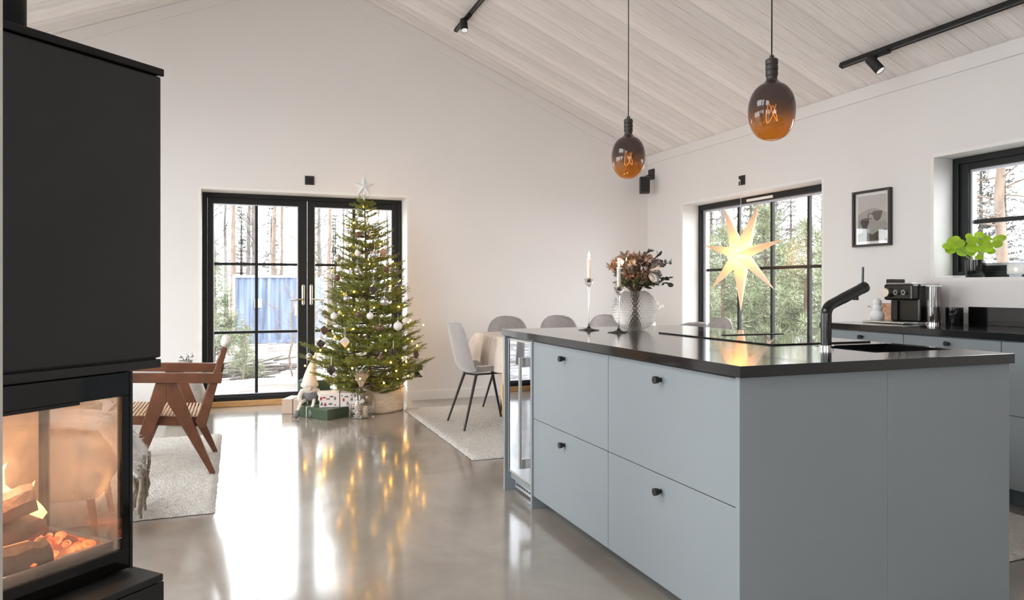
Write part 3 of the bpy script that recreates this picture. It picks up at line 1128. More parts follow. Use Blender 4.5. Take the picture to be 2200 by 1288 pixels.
# container
cont = thing('shipping_container', 'blue corrugated shipping container standing in the snow behind the patio door', 'container', (-0.137, 29.0, -.95), R(-13))
W_, D_, H_ = 3.0, 2.44, 2.59
cg = MB()
prof = []
x = 0.12
while x < W_ - .15:
    prof += [(x, 0), (x + .07, .05), (x + .16, .05), (x + .23, 0)]
    x += .31
prof = [(0.1, 0)] + prof + [(W_ - .1, 0)]
vs, fs = [], []
for px_, dy_ in prof:
    vs += [(px_, dy_, .14), (px_, dy_, H_ - .12)]
for i in range(len(prof) - 1):
    fs.append((i * 2, i * 2 + 2, i * 2 + 3, i * 2 + 1))
cg.add(vs, fs)
cg.box(.1, W_ - .1, .06, .1, .14, H_ - .1)
cg.build('corrugated_wall', M['bluecont'], cont)
box(0.0, .03, .1, D_ - .1, .14, H_ - .12).build('end_wall', M['contwhite'], cont)
box(W_ - .03, W_, .1, D_ - .1, .14, H_ - .12).build('end_wall', M['bluecont'], cont)
box(.05, W_ - .05, .05, D_, H_ - .12, H_ - .08).build('roof', M['contwhite'], cont)
fr = MB()
for a in (0, W_ - .1):
    for b in (-.03, D_ - .1):
        fr.box(a, a + .1, b, b + .1, 0, H_)
fr.build('corner_post', M['rust'], cont)
MB().box(.1, W_ - .1, -.03, .05, H_ - .12, H_ - .02).box(0, .08, 0, D_, H_ - .12, H_ - .02).build('top_rail', M['contwhite'], cont)
MB().box(.1, W_ - .1, -.03, .05, .03, .15).build('bottom_rail', M['bluecont'], cont)
MB().box(.78, 1.05, -.03, .0, 1.35, 1.68).build('lock_plate', M['yellowplate'], cont, bevel=.01)
MB().box(2.25, 2.52, -.03, .0, 1.05, 1.5).build('lock_plate', M['yellowplate'], cont, bevel=.01)
# heap of snow-covered branches left of the container
hp = MB()
rr_ = random.Random(5)
for k in range(46):
    x_, y_ = rr_.uniform(-.75, 1.0), rr_.uniform(15.5, 17.5)
    z_ = ground_z(x_, y_) + rr_.uniform(.03, .35)
    a = rr_.uniform(-.5, .5)
    L_ = rr_.uniform(.3, .9)
    hp.tube([(x_, y_, z_), (x_ + L_ * math.cos(a), y_ + L_ * math.sin(a), z_ + rr_.uniform(-.1, .15))], [.035, .015], 6)
tag(hp.build('branch_pile', M['greybark'], smooth=True), 'pile of cut branches lying in the snow left of the blue container', 'branch pile', kind='stuff')

# ------------------------------------------------------------------ the wood stove at the left
def soot_glass():
    m, n, l, p = new_mat('sooty_stove_glass')
    n.remove(p)
    out = n['Material Output']
    tc = n.new('ShaderNodeTexCoord')
    nz = n.new('ShaderNodeTexNoise')
    nz.inputs['Scale'].default_value = 5
    nz.inputs['Detail'].default_value = 6
    nz.inputs['Distortion'].default_value = 1.2
    l.new(tc.outputs['Object'], nz.inputs['Vector'])
    cr = n.new('ShaderNodeMapRange')
    cr.inputs['From Min'].default_value = .35
    cr.inputs['From Max'].default_value = .75
    cr.inputs['To Min'].default_value = 0.10
    cr.inputs['To Max'].default_value = 0.42
    l.new(nz.outputs['Fac'], cr.inputs['Value'])
    t = n.new('ShaderNodeBsdfTransparent')
    t.inputs['Color'].default_value = (.93, .90, .87, 1)
    d = n.new('ShaderNodeBsdfDiffuse')
    d.inputs['Color'].default_value = (.62, .52, .44, 1)
    a = n.new('ShaderNodeMixShader')
    l.new(cr.outputs['Result'], a.inputs['Fac'])
    l.new(t.outputs['BSDF'], a.inputs[1])
    l.new(d.outputs['BSDF'], a.inputs[2])
    g = n.new('ShaderNodeBsdfGlossy')
    g.inputs['Roughness'].default_value = 0.03
    b = n.new('ShaderNodeMixShader')
    b.inputs['Fac'].default_value = 0.07
    l.new(a.outputs['Shader'], b.inputs[1])
    l.new(g.outputs['BSDF'], b.inputs[2])
    l.new(b.outputs['Shader'], out.inputs['Surface'])
    return m


M['sootglass'] = soot_glass()
SW, SD = 0.68, 0.46
st = thing('wood_stove', 'tall matt black wood stove with glass fire chamber at the left edge', 'stove', (-0.213, 2.434, 0), R(43.5))
MB().box(-SW, 0, 0, SD, .948, 1.797).build('hood', M['stoveblack'], st, bevel=.006)
MB().box(-SW - .004, .006, -.006, SD + .006, 1.799, 1.822).build('top_plate', M['stovegloss'], st, bevel=.003)
MB().box(-SW, 0, 0.001, SD, .918, .943).box(-SW + .01, -.01, .01, SD - .01, .943, .948).build('hood_rim', M['stoveblack'], st, bevel=.002)
fp = MB()
fp.lathe([(.075, 1.823), (.075, 3.9)], 40, (-.345, .23, 0))
fp.build('flue_pipe', M['stoveblack'], st, smooth=True)
MB().lathe([(.10, 1.822), (.10, 1.834), (.078, 1.838)], 40, (-.345, .23, 0)).build('flue_collar', M['stoveblack'], st, smooth='auto')
X0, X1 = -SW + .105, -.105
body = MB()
body.box(X0, X1, .02, SD - .04, .345, .395).box(X0, X1, .02, SD - .04, .87, .918)
body.box(X0, X0 + .02, .02, SD - .04, .395, .87)
body.box(X1 - .02, X1, SD - .09, SD - .04, .395, .87)
body.box(X0 + .02, X1 - .02, SD - .045, SD - .04, .395, .87)
body.build('fire_chamber', M['stovegloss'], st, bevel=.002)
lin_ = MB()
lin_.box(X0 + .021, X0 + .05, .03, SD - .075, .40, .865).box(X0 + .05, X1 - .025, SD - .075, SD - .046, .40, .865).box(X0 + .05, X1 - .03, .05, SD - .08, .396, .41)
lin_.build('brick_lining', M['vermic'], st, bevel=.003)
MB().box(X0 + .05, X1 - .028, .032, .048, .396, .43).box(X1 - .05, X1 - .028, .05, SD - .1, .396, .43).build('log_guard', M['steel'], st, bevel=.002)
df = MB()
df.box(X0, X1, -.004, .018, .848, .915).box(X0, X1, -.004, .018, .350, .409)
df.box(X0, X0 + .028, -.004, .018, .409, .848).box(X1 - .0275, X1, -.004, .018, .409, .848)
df.build('door_frame', M['stovegloss'], st, bevel=.002)
box(X0 + .028, X1 - .0275, .004, .009, .409, .848).build('front_glass', M['sootglass'], st)
box(X1 - .008, X1 - .003, .03, SD - .095, .40, .868).build('side_glass', M['sootglass'], st)
MB().box(X1 - .004, X1 + .004, -.008, .02, .346, .917).build('corner_strip', M['stoveblack'], st, bevel=.002)
MB().box(-.52, -.26, -.010, -.003, .842, .852).build('air_lever', M['stovegloss'], st, bevel=.002)
MB().box(-SW - .01, -.075, -.106, SD, .0, .316).build('plinth', M['stoveblack'], st, bevel=.003)
MB().box(-SW - .01, -.079, -.108, SD, .320, .340).build('plinth_lid', M['stoveblack'], st, bevel=.003)
SM = Matrix.Translation((-0.213, 2.434, 0)) @ Matrix.Rotation(R(43.5), 4, 'Z')


def s2w(x, y, z):
    return tuple(SM @ Vector((x, y, z)))


def log(p, q, r, seed, label, glow=False):
    r_ = random.Random(seed)
    mb = MB()
    p, q = Vector(p), Vector(q)
    n = 10
    mb.tube([p.lerp(q, i / n) + Vector((r_.uniform(-1, 1), r_.uniform(-1, 1), r_.uniform(-1, 1))) * r * .10 for i in range(n + 1)], [r * r_.uniform(.88, 1.1) for _ in range(n + 1)], 9)
    o = mb.build('log', M['woodlog'])
    tag(o, label, 'log')
    s_ = MB()
    d = (q - p)
    s_.tube([p + d * .15 + Vector((0, 0, r * .92)), p + d * .8 + Vector((0, 0, r * .92))], [r * .32, r * .2], 6)
    s_.build('split_face', M['woodcut'], o)
    return o


log(s2w(-.50, .12, .47), s2w(-.20, .30, .455), .048, 1, 'long charred log lying across the fire chamber')
log(s2w(-.52, .10, .445), s2w(-.30, .07, .452), .036, 2, 'short burning log close behind the stove glass')
log(s2w(-.47, .28, .49), s2w(-.28, .16, .58), .042, 3, 'split log leaning upwards at the back of the stove')
emb = MB()
r_ = random.Random(4)
for k in range(150):
    x_, y_ = r_.uniform(-.53, -.17), r_.uniform(.055, .28)
    emb.sphere(s2w(x_, y_, .412 + r_.random() * .02), r_.uniform(.006, .017), 6, 4, (1, 1, .7))
tag(emb.build('embers', emit('glowing_embers', (1.0, .16, .05), 1.0, .9, 45), fix=False), 'bed of glowing orange embers in the stove', 'embers', kind='stuff')
fm = emit('flame', (1.0, .50, .18), 1.6, .4, 14)
for k, (x_, y_, z_, h_, w_, lb) in enumerate([(-.43, .17, .50, .22, .045, 'tall orange flame at the left of the fire'), (-.33, .21, .53, .15, .035, 'small orange flame above the leaning log'), (-.22, .26, .48, .12, .028, 'low flame at the right back of the fire chamber')]):
    f_ = MB()
    pr = [(1e-4, 0), (w_ * .8, .15 * h_), (w_, .32 * h_), (w_ * .7, .6 * h_), (w_ * .3, .85 * h_), (1e-4, h_)]
    f_.lathe(pr, 14)
    for i in range(len(f_.v)):
        x, y, z = f_.v[i]
        f_.v[i] = (x + .02 * math.sin(z * 38 + k), y * .5 + .012 * math.cos(z * 31), z)
    tag(f_.build('flame', fm, smooth=True, loc=s2w(x_, y_, z_)), lb, 'flame')
point_light('firelight', s2w(-.36, .17, .66), 1.5, (1.0, .66, .42), .05)

# ------------------------------------------------------------------ kitchen island
IX0, IX1, IY0, IY1 = 1.433, 2.647, 1.816, 3.944
FX = 1.455
isl = thing('kitchen_island', 'grey-blue kitchen island base with drawers facing left', 'kitchen island', (2.04, 2.88, 0))


def I(mb):
    for i in range(len(mb.v)):
        x, y, z = mb.v[i]
        mb.v[i] = (x - 2.04, y - 2.88, z)
    return mb


I(box(FX + .02, 2.62, 1.86, 3.90, .068, .882)).build('carcass', M['cab'], isl)
I(box(1.446, 2.0525, 1.836, 1.856, 0, .8835)).build('end_panel', M['cab'], isl, bevel=.0012)
I(box(2.0540, 2.646, 1.836, 1.856, 0, .8835)).build('end_panel', M['cab'], isl, bevel=.0012)
I(box(1.437, 2.64, 3.900, 3.922, 0, .8835)).build('end_panel', M['cab'], isl, bevel=.0012)
I(box(1.446, 2.0, 3.514, 3.532, 0, .0672).box(1.446, 1.475, 3.514, 3.532, .0672, .8835)).build('divider_panel', M['cab'], isl, bevel=.0012)
I(box(2.622, 2.642, 1.858, 3.898, .07, .8835)).build('back_panel', M['cab'], isl, bevel=.0012)
I(box(1.545, 2.56, 1.857, 3.512, 0, .0675).box(1.53, 2.56, 3.534, 3.899, 0, .0675)).build('toe_kick', M['cabdark'], isl)


def knob(parent, x, y, z, dirx=-1):
    k = MB()
    k.tube([(x, y, z), (x + dirx * .012, y, z), (x + dirx * .013, y, z), (x + dirx * .030, y, z)], [.0085, .0085, .0125, .0145], 20)
    return k


for (ya, yb) in ((1.858, 2.6955), (2.6985, 3.5125)):
    for (za, zb) in ((.068, .4715), (.4745, .8765)):
        dr = I(box(FX, FX + .019, ya, yb, za, zb)).build('drawer', M['cab'], isl, bevel=.0012)
        yc = 2.292 if ya < 2 else 3.128
        I(knob(dr, FX, yc, .822 if za > .3 else .413)).build('knob', M['knob'], dr, smooth='auto')
# wine cooler set into the far end of the island
wc = thing('wine_cooler', 'built-in wine cooler with mirror-like glass door and long steel handle', 'wine cooler', (1.455, 3.72, 0))
wc_o = (1.455, 3.72)


def Wc(mb):
    for i in range(len(mb.v)):
        x, y, z = mb.v[i]
        mb.v[i] = (x - wc_o[0], y - wc_o[1], z)
    return mb


Wc(frame_rect(MB(), 3.538, 3.893, .115, .872, .012, 1.452, 1.474, 'x')).build('door_frame', M['steel'], wc, bevel=.001)
cg_ = mat('mirror_cooler_glass', (.40, .42, .46), .015, metal=1.0, var=0.0)
Wc(box(1.4535, 1.4735, 3.550, 3.881, .127, .860)).build('glass_door', cg_, wc)
Wc(box(1.474, 1.476, 3.545, 3.885, .12, .866)).build('door_back', M['blackplastic'], wc)
Wc(MB().box(1.405, 1.419, 3.588, 3.604, .195, .785).box(1.419, 1.4535, 3.588, 3.604, .735, .785).box(1.419, 1.4535, 3.588, 3.604, .195, .245)).build('handle', M['steel'], wc, bevel=.001)
gr_ = MB().box(1.500, 1.506, 3.536, 3.895, .012, .108)
Wc(gr_).build('grille', M['spacer'], wc)
sl = MB()
for k in range(9):
    for j in range(3):
        sl.box(1.4985, 1.501, 3.552 + k * .037, 3.578 + k * .037, .030 + j * .024, .040 + j * .024)
Wc(sl).build('vent_slots', M['blackplastic'], wc)

# worktop with a cut-out for the sink
SX0, SX1, SY0, SY1 = 2.20, 2.60, 2.02, 2.335
wt = MB().box(IX0, SX0, IY0, IY1, .884, .92).box(SX1, IX1, IY0, IY1, .884, .92).box(SX0, SX1, IY0, SY0, .884, .92).box(SX0, SX1, SY1, IY1, .884, .92)


def slab_with_hole(x0, x1, y0, y1, z0, z1, hx0, hx1, hy0, hy1):
    bm = bmesh.new()
    o = [(x0, y0), (x1, y0), (x1, y1), (x0, y1)]
    h = [(hx0, hy0), (hx1, hy0), (hx1, hy1), (hx0, hy1)]
    V = {}
    for nm, ring in (('o', o), ('h', h)):
        for z in (z0, z1):
            V[nm, z] = [bm.verts.new((p[0], p[1], z)) for p in ring]
    for i in range(4):
        j = (i + 1) % 4
        bm.faces.new([V['o', z1][i], V['o', z1][j], V['h', z1][j], V['h', z1][i]])
        bm.faces.new([V['o', z0][j], V['o', z0][i], V['h', z0][i], V['h', z0][j]])
        bm.faces.new([V['o', z0][i], V['o', z0][j], V['o', z1][j], V['o', z1][i]])
        bm.faces.new([V['h', z0][j], V['h', z0][i], V['h', z1][i], V['h', z1][j]])
    bmesh.ops.recalc_face_normals(bm, faces=bm.faces)
    me = bpy.data.meshes.new('worktop')
    bm.to_mesh(me)
    bm.free()
    return me


me = slab_with_hole(IX0 - 2.04, IX1 - 2.04, IY0 - 2.88, IY1 - 2.88, 0, .036, SX0 - 2.04, SX1 - 2.04, SY0 - 2.88, SY1 - 2.88)
me.materials.append(M['stone'])
wto = bpy.data.objects.new('worktop', me)
C.objects.link(wto)
wto.location = (2.04, 2.88, .884)
q = wto.modifiers.new('bevel', 'BEVEL')
q.width = .0015
q.segments = 2
tag(wto, 'speckled black stone worktop on the kitchen island', 'worktop')
sk = thing('sink', 'black undermounted sink bowl behind the black tap', 'sink', (2.40, 2.178, .884))
sb = MB()
a, b = .2, .1575
sb.box(-a - .012, a + .012, -b - .012, b + .012, -.19, -.18).box(-a - .012, -a, -b, b, -.18, -.001).box(a, a + .012, -b, b, -.18, -.001).box(-a - .012, a + .012, -b - .012, -b, -.18, -.001).box(-a - .012, a + .012, b, b + .012, -.18, -.001)
sb.build('bowl', M['sinkblack'], sk, bevel=.003)
MB().lathe([(.045, 0), (.045, .004), (.03, .006), (.03, .002), (1e-4, .002)], 24, (0, 0, -.18)).build('drain', M['steel'], sk, smooth='auto')
fa = thing('kitchen_tap', 'glossy black angled kitchen tap with thin lever on the island', 'tap', (2.165, 2.225, .92))
MB().lathe([(.029, 0), (.029, .012), (.0275, .014), (.0235, .014)], 32).build('base_ring', M['chrome'], fa, smooth='auto')
d = Vector((.93, .10, .33)).normalized()
pts = [(0, 0, .0), (0, 0, .13)]
bend = []
for k in range(9):
    t = k / 8
    ang = t * (PI / 2 - math.asin(d.z))
    bend.append((.045 * (1 - math.cos(ang)) * d.x / math.hypot(d.x, d.y), .045 * (1 - math.cos(ang)) * d.y / math.hypot(d.x, d.y), .13 + .045 * math.sin(ang)))
end = Vector(bend[-1]) + d * .185
M['tapblack'] = mat('satin_black_tap', (0.007, 0.007, 0.007), 0.16, var=0.05, spec=0.6)
MB().tube(pts[:1] + [(0, 0, .06)] + bend + [tuple(Vector(bend[-1]) + d * .06)] + [tuple(Vector(bend[-1]) + d * .065)] + [tuple(Vector(end))], [.0205] * (2 + 9 + 1) + [.0215, .0215], 28).build('spout', M['tapblack'], fa, smooth='auto')
MB().tube([end + d * .001, end + d * .024, end + d * .027], [.0225, .0225, .019], 28).build('lever_housing', M['tapblack'], fa, smooth='auto')
MB().tube([end + d * .010 + Vector((0, 0, .018)), end + d * .012 + Vector((0, 0, .085))], .0045, 12).build('lever', M['tapblack'], fa, smooth='auto')
nz_ = end - d * .035
MB().tube([nz_ + Vector((0, 0, -.015)), nz_ + Vector((0, 0, -.034))], .0115, 20).build('nozzle', M['tapblack'], fa, smooth='auto')
# hob with centre extractor
hb = thing('induction_hob', 'black glass induction hob with centre extractor slot', 'hob', (2.335, 2.85, .92))
MB().box(-.265, .265, -.435, .435, 0, .006).build('glass_plate', M['hob'], hb, bevel=.0015)
MB().box(-.11, .24, .075, .115, .0062, .009).build('extractor_slot', M['blackmatt'], hb, bevel=.002)


# ------------------------------------------------------------------ candle holders, candles
def flame_mesh(h, w):
    return MB().lathe([(1e-4, 0), (w * .75, .12 * h), (w, .3 * h), (w * .75, .55 * h), (w * .35, .8 * h), (1e-4, h)], 16)


M['candleflame'] = emit('candle_flame', (1.0, .72, .38), 14)


def holder(x, y, H_, cl, lb, lbc):
    t = thing('candle_holder', lb, 'candle holder', (x, y, .92))
    prof = [(.060, 0), (.060, .003), (.035, .007), (.012, .013), (.006, .025), (.0042, .06), (.0038, H_ * .5), (.0045, H_ - .08), (.008, H_ - .06), (.010, H_ - .045), (.007, H_ - .04)]
    MB().lathe(prof + [(1e-4, H_ - .04)], 32).build('stem', M['clearglass'], t, smooth=True)
    MB().lathe([(.010, H_ - .040), (.020, H_ - .030), (.0245, H_ - .012), (.0245, H_), (.0200, H_), (.0190, H_ - .010), (.0108, H_ - .024), (1e-4, H_ - .024)], 32).build('cup', M['clearglass'], t, smooth='auto')
    c = thing('candle', lbc, 'candle', (x, y, .92 + H_ - .022))
    MB().lathe([(.0100, 0), (.0100, cl - .001), (.0085, cl), (1e-4, cl - .002)], 24).build('wax', M['candlewax'], c, smooth='auto')
    MB().tube([(0, 0, cl - .002), (.001, 0, cl + .008)], .001, 6).build('wick', M['blackplastic'], c)
    f_ = flame_mesh(.034, .0055)
    f_.xform(Matrix.Translation((.001, 0, cl + .004)))
    f_.build('flame', M['candleflame'], c, smooth=True)
    point_light('candlelight', (x, y, .92 + H_ - .022 + cl + .02), .35, (1, .6, .3), .01)


holder(1.846, 3.647, .292, .133, 'taller clear glass candle holder, left one on the island', 'burning ivory candle in the left glass holder')
holder(1.899, 3.402, .246, .120, 'clear glass candle holder standing before the textured vase', 'burning ivory candle in front of the dried bouquet')

# ------------------------------------------------------------------ hobnail vase and bouquet
def vase_glass():
    m, n, l, p = new_mat('hobnail_glass')
    out = n['Material Output']
    p.inputs['Base Color'].default_value = (.97, .97, .97, 1)
    p.inputs['Transmission Weight'].default_value = 1
    p.inputs['Roughness'].default_value = .03
    p.inputs['IOR'].default_value = 1.35
    t = n.new('ShaderNodeBsdfTransparent')
    tl = n.new('ShaderNodeBsdfTranslucent')
    tl.inputs['Color'].default_value = (.98, .98, .98, 1)
    a = n.new('ShaderNodeMixShader')
    a.inputs['Fac'].default_value = .22
    l.new(p.outputs['BSDF'], a.inputs[1])
    l.new(t.outputs['BSDF'], a.inputs[2])
    b = n.new('ShaderNodeMixShader')
    b.inputs['Fac'].default_value = .24
    l.new(a.outputs['Shader'], b.inputs[1])
    l.new(tl.outputs['BSDF'], b.inputs[2])
    l.new(b.outputs['Shader'], out.inputs['Surface'])
    return m


M['hobnail'] = vase_glass()
VX, VY = 2.105, 3.585
vs_ = MB()
nU, nV = 168, 84
VR, VZ = .1265, .1135


def vfn(u, v):
    th = 2 * PI * u
    ph = PI * (.045 + .82 * v)
    r = VR * math.sin(ph)
    z = VZ - VZ * math.cos(ph) * 1.0
    row = v * 21
    k = 42
    b = max(0, math.cos((row % 1 - .5) * PI)) ** 2 * max(0, math.cos(((u * k + (int(row) % 2) * .5) % 1 - .5) * PI)) ** 2
    if v > .86:
        b = .7 * max(0, math.cos(((u * k) % 1 - .5) * PI)) ** 2
    dd = .0078 * b * min(1, math.sin(ph) * 2)
    return ((r + dd * math.sin(ph)) * math.cos(th), (r + dd * math.sin(ph)) * math.sin(th), z - dd * math.cos(ph))


vs_.grid(vfn, nU, nV)
vo = vs_.build('textured_vase', M['hobnail'], smooth=True, loc=(VX, VY, .92))
tag(vo, 'round clear hobnail glass vase with dried flowers on the island', 'vase')
bq = thing('dried_bouquet', 'bouquet of dried brown and silver flowers in the round glass vase', 'bouquet', (VX, VY, .925))
r_ = random.Random(12)
sm = MB()
heads = []
for k in range(76):
    a = r_.uniform(0, 2 * PI)
    rr = math.sqrt(r_.random()) * .125
    top = Vector((rr * math.cos(a) * 1.12, rr * math.sin(a) * 1.0, .30 + .105 * math.sqrt(max(0, 1 - (rr / .15) ** 2)) + r_.uniform(-.02, .02)))
    if k >= 40:
        top = Vector((top.x * .8, top.y * .8, r_.uniform(.255, .335)))
    heads.append(top)
    nk = Vector((math.cos(a) * .03 * r_.random(), math.sin(a) * .03 * r_.random(), .215))
    sm.tube([(-top.x * .25, -top.y * .25, .012), tuple(nk), tuple(top)], .0017, 5)
sm.build('stems', mat('dried_stems', (.12, .09, .05), .8, var=.2), bq, fix=False)
def petal(mb, p, d, L, w, curl=.3, n=5):
    """a cupped leaf starting at p pointing along d"""
    d = Vector(d).normalized()
    s_ = d.cross(Vector((r_.uniform(-1, 1), r_.uniform(-1, 1), r_.uniform(-1, 1)))).normalized()
    nn = s_.cross(d)
    o = len(mb.v)
    p = Vector(p)
    for i in range(n + 1):
        t = i / n
        ww = w * math.sin(PI * min(1, t * .92 + .06)) ** .8
        c = p + d * L * t + nn * curl * L * t * t
        for j in (-1, 0, 1):
            mb.v.append(tuple(c + s_ * ww * j + nn * (abs(j) * ww * .35)))
    for i in range(n):
        for j in range(2):
            a = o + i * 3 + j
            mb.f.append((a, a + 3, a + 4, a + 1))
            mb.mi.append(0)


br_m = mat('dried_brown_blossom', (.25, .15, .10), .75, var=.4, vscale=30)
sv_m = mat('silver_painted_leaf', (.42, .39, .37), .35, metal=.55, var=.2, vscale=20)
eu_m = mat('grey_green_eucalyptus', (.10, .11, .085), .6, var=.3, vscale=20)
pk_m = mat('pale_dried_blossom', (.58, .44, .36), .8, var=.3, vscale=30)
bl = MB()
for h_ in heads[:28] + heads[40:66]:
    for _ in range(24):
        d = Vector((r_.uniform(-1, 1), r_.uniform(-1, 1), r_.uniform(-.6, 1)))
        petal(bl, h_ * .97 + d * .008, d, r_.uniform(.016, .034), r_.uniform(.003, .008), .5, 3)
bl.build('brown_blossoms', br_m, bq, fix=False)
bl = MB()
for h_ in heads[28:40]:
    for _ in range(34):
        d = Vector((r_.uniform(-1, 1), r_.uniform(-1, 1), r_.uniform(-.3, 1)))
        petal(bl, h_ + d * .01, d, r_.uniform(.014, .03), r_.uniform(.001, .003), .5, 3)
bl.build('pale_blossoms', pk_m, bq, fix=False)
bl = MB()
for p, d, L, w in [((-.10, -.06, .36), (-.5, -.2, .8), .05, .02), ((-.085, -.055, .40), (-.1, -.3, .9), .045, .016), ((-.095, -.05, .33), (-1, -.3, .2), .045, .018), ((.07, -.08, .35), (.3, -.5, .7), .06, .027), ((.04, -.10, .32), (1, -.5, .0), .07, .022), ((.05, -.10, .33), (1, -.3, .5), .055, .02), ((.02, -.11, .30), (.7, -.5, -.3), .06, .02), ((-.07, -.08, .33), (-.8, -.4, .4), .05, .02)]:
    for q_ in range(3):
        petal(bl, Vector(p) + Vector((r_.uniform(-.01, .01), r_.uniform(-.01, .01), r_.uniform(-.01, .01))), Vector(d) + Vector((r_.uniform(-.3, .3), r_.uniform(-.3, .3), r_.uniform(-.3, .3))), L, w, .4, 6)
bl.build('silver_leaves', sv_m, bq, fix=False)
bl = MB()
for h_ in heads[66:]:
    for _ in range(16):
        petal(bl, Vector((h_.x * .7, h_.y * .7, r_.uniform(.235, .29))), Vector((h_.x * 5 + r_.uniform(-.6, .6), h_.y * 5 + r_.uniform(-.6, .6), r_.uniform(-.1, .8))), r_.uniform(.03, .05), .008, .3, 4)
def sprig(p, d, L, n, lw, ll):
    p, d = Vector(p), Vector(d).normalized()
    q = p + d * L
    bl.tube([tuple(p), tuple(p.lerp(q, .5) + Vector((0, 0, .01))), tuple(q)], .0013, 4)
    for i in range(n):
        c = p.lerp(q, (i + 1) / n) + Vector((0, 0, .01 * math.sin(PI * (i + 1) / n)))
        for _ in range(2):
            petal(bl, c, d * .7 + Vector((r_.uniform(-1, 1), r_.uniform(-1, 1), r_.uniform(-.7, .9))), ll * r_.uniform(.8, 1.2), lw, .25, 5)
sprig((.06, -.02, .33), (.75, .05, .75), .12, 5, .011, .034)
sprig((.07, -.04, .32), (1, -.2, .45), .13, 6, .009, .032)
sprig((.06, .0, .36), (.35, .1, .9), .09, 4, .014, .036)
sprig((.05, -.04, .27), (1, -.2, .12), .13, 6, .012, .03)
sprig((.06, -.06, .26), (1, -.4, -.05), .10, 5, .012, .03)
bl.build('eucalyptus_sprigs', eu_m, bq, fix=False)
nd = MB()
for (p, d, L) in [((-.04, -.02, .25), (-1, -.25, .12), .12), ((-.04, -.03, .26), (-1, -.1, .38), .12), ((-.04, 0, .26), (-.8, .1, .55), .11), ((.05, .0, .25), (1, -.1, .02), .10), ((0, -.05, .25), (.1, -1, .15), .07), ((.03, -.05, .25), (.6, -.8, .1), .08), ((-.02, -.05, .25), (-.5, -.8, .2), .08)]:
    p, d = Vector(p), Vector(d).normalized()
    nd.tube([tuple(p), tuple(p + d * L)], .002, 5)
    for i in range(60):
        c = p + d * L * (i / 60)
        e = (d * .8 + Vector((r_.uniform(-1, 1), r_.uniform(-1, 1), r_.uniform(-.8, .8))) * .75).normalized()
        nd.tube([tuple(c), tuple(c + e * .022)], [.0013, .0006], 3, caps=False)
nd.build('fir_twigs', M['leafgreen'], bq, fix=False)

# ------------------------------------------------------------------ pendant lamps
def pendant_glass():
    m, n, l, p = new_mat('smoked_amber_glass')
    n.remove(p)
    out = n['Material Output']
    tc = n.new('ShaderNodeTexCoord')
    sp = n.new('ShaderNodeSeparateXYZ')
    l.new(tc.outputs['Object'], sp.inputs['Vector'])
    mr = n.new('ShaderNodeMapRange')
    mr.inputs['From Min'].default_value = -.12
    mr.inputs['From Max'].default_value = .12
    l.new(sp.outputs['Z'], mr.inputs['Value'])
    cr = n.new('ShaderNodeValToRGB')
    e = cr.color_ramp.elements
    e[0].position, e[0].color = 0.0, (.90, .52, .16, 1)
    e[1].position, e[1].color = 0.62, (.24, .18, .175, 1)
    k = cr.color_ramp.elements.new(.28)
    k.color = (.78, .42, .12, 1)
    k = cr.color_ramp.elements.new(.46)
    k.color = (.42, .25, .16, 1)
    l.new(mr.outputs['Result'], cr.inputs['Fac'])
    t = n.new('ShaderNodeBsdfTransparent')
    l.new(cr.outputs['Color'], t.inputs['Color'])
    g = n.new('ShaderNodeBsdfGlossy')
    g.inputs['Roughness'].default_value = 0.0
    lw = n.new('ShaderNodeLayerWeight')
    lw.inputs['Blend'].default_value = .5
    pw = n.new('ShaderNodeMath')
    pw.operation = 'POWER'
    pw.inputs[1].default_value = 4.0
    l.new(lw.outputs['Facing'], pw.inputs[0])
    f = n.new('ShaderNodeMapRange')
    f.inputs['To Min'].default_value = .06
    f.inputs['To Max'].default_value = .9
    l.new(pw.outputs[0], f.inputs['Value'])
    mx = n.new('ShaderNodeMixShader')
    l.new(f.outputs['Result'], mx.inputs['Fac'])
    l.new(t.outputs['BSDF'], mx.inputs[1])
    l.new(g.outputs['BSDF'], mx.inputs[2])
    # a little colour of its own so that the smoky top reads dark
    d = n.new('ShaderNodeBsdfDiffuse')
    l.new(cr.outputs['Color'], d.inputs['Color'])
    m2 = n.new('ShaderNodeMixShader')
    m2.inputs['Fac'].default_value = .10
    l.new(mx.outputs['Shader'], m2.inputs[1])
    l.new(d.outputs['BSDF'], m2.inputs[2])
    l.new(m2.outputs['Shader'], out.inputs['Surface'])
    return m


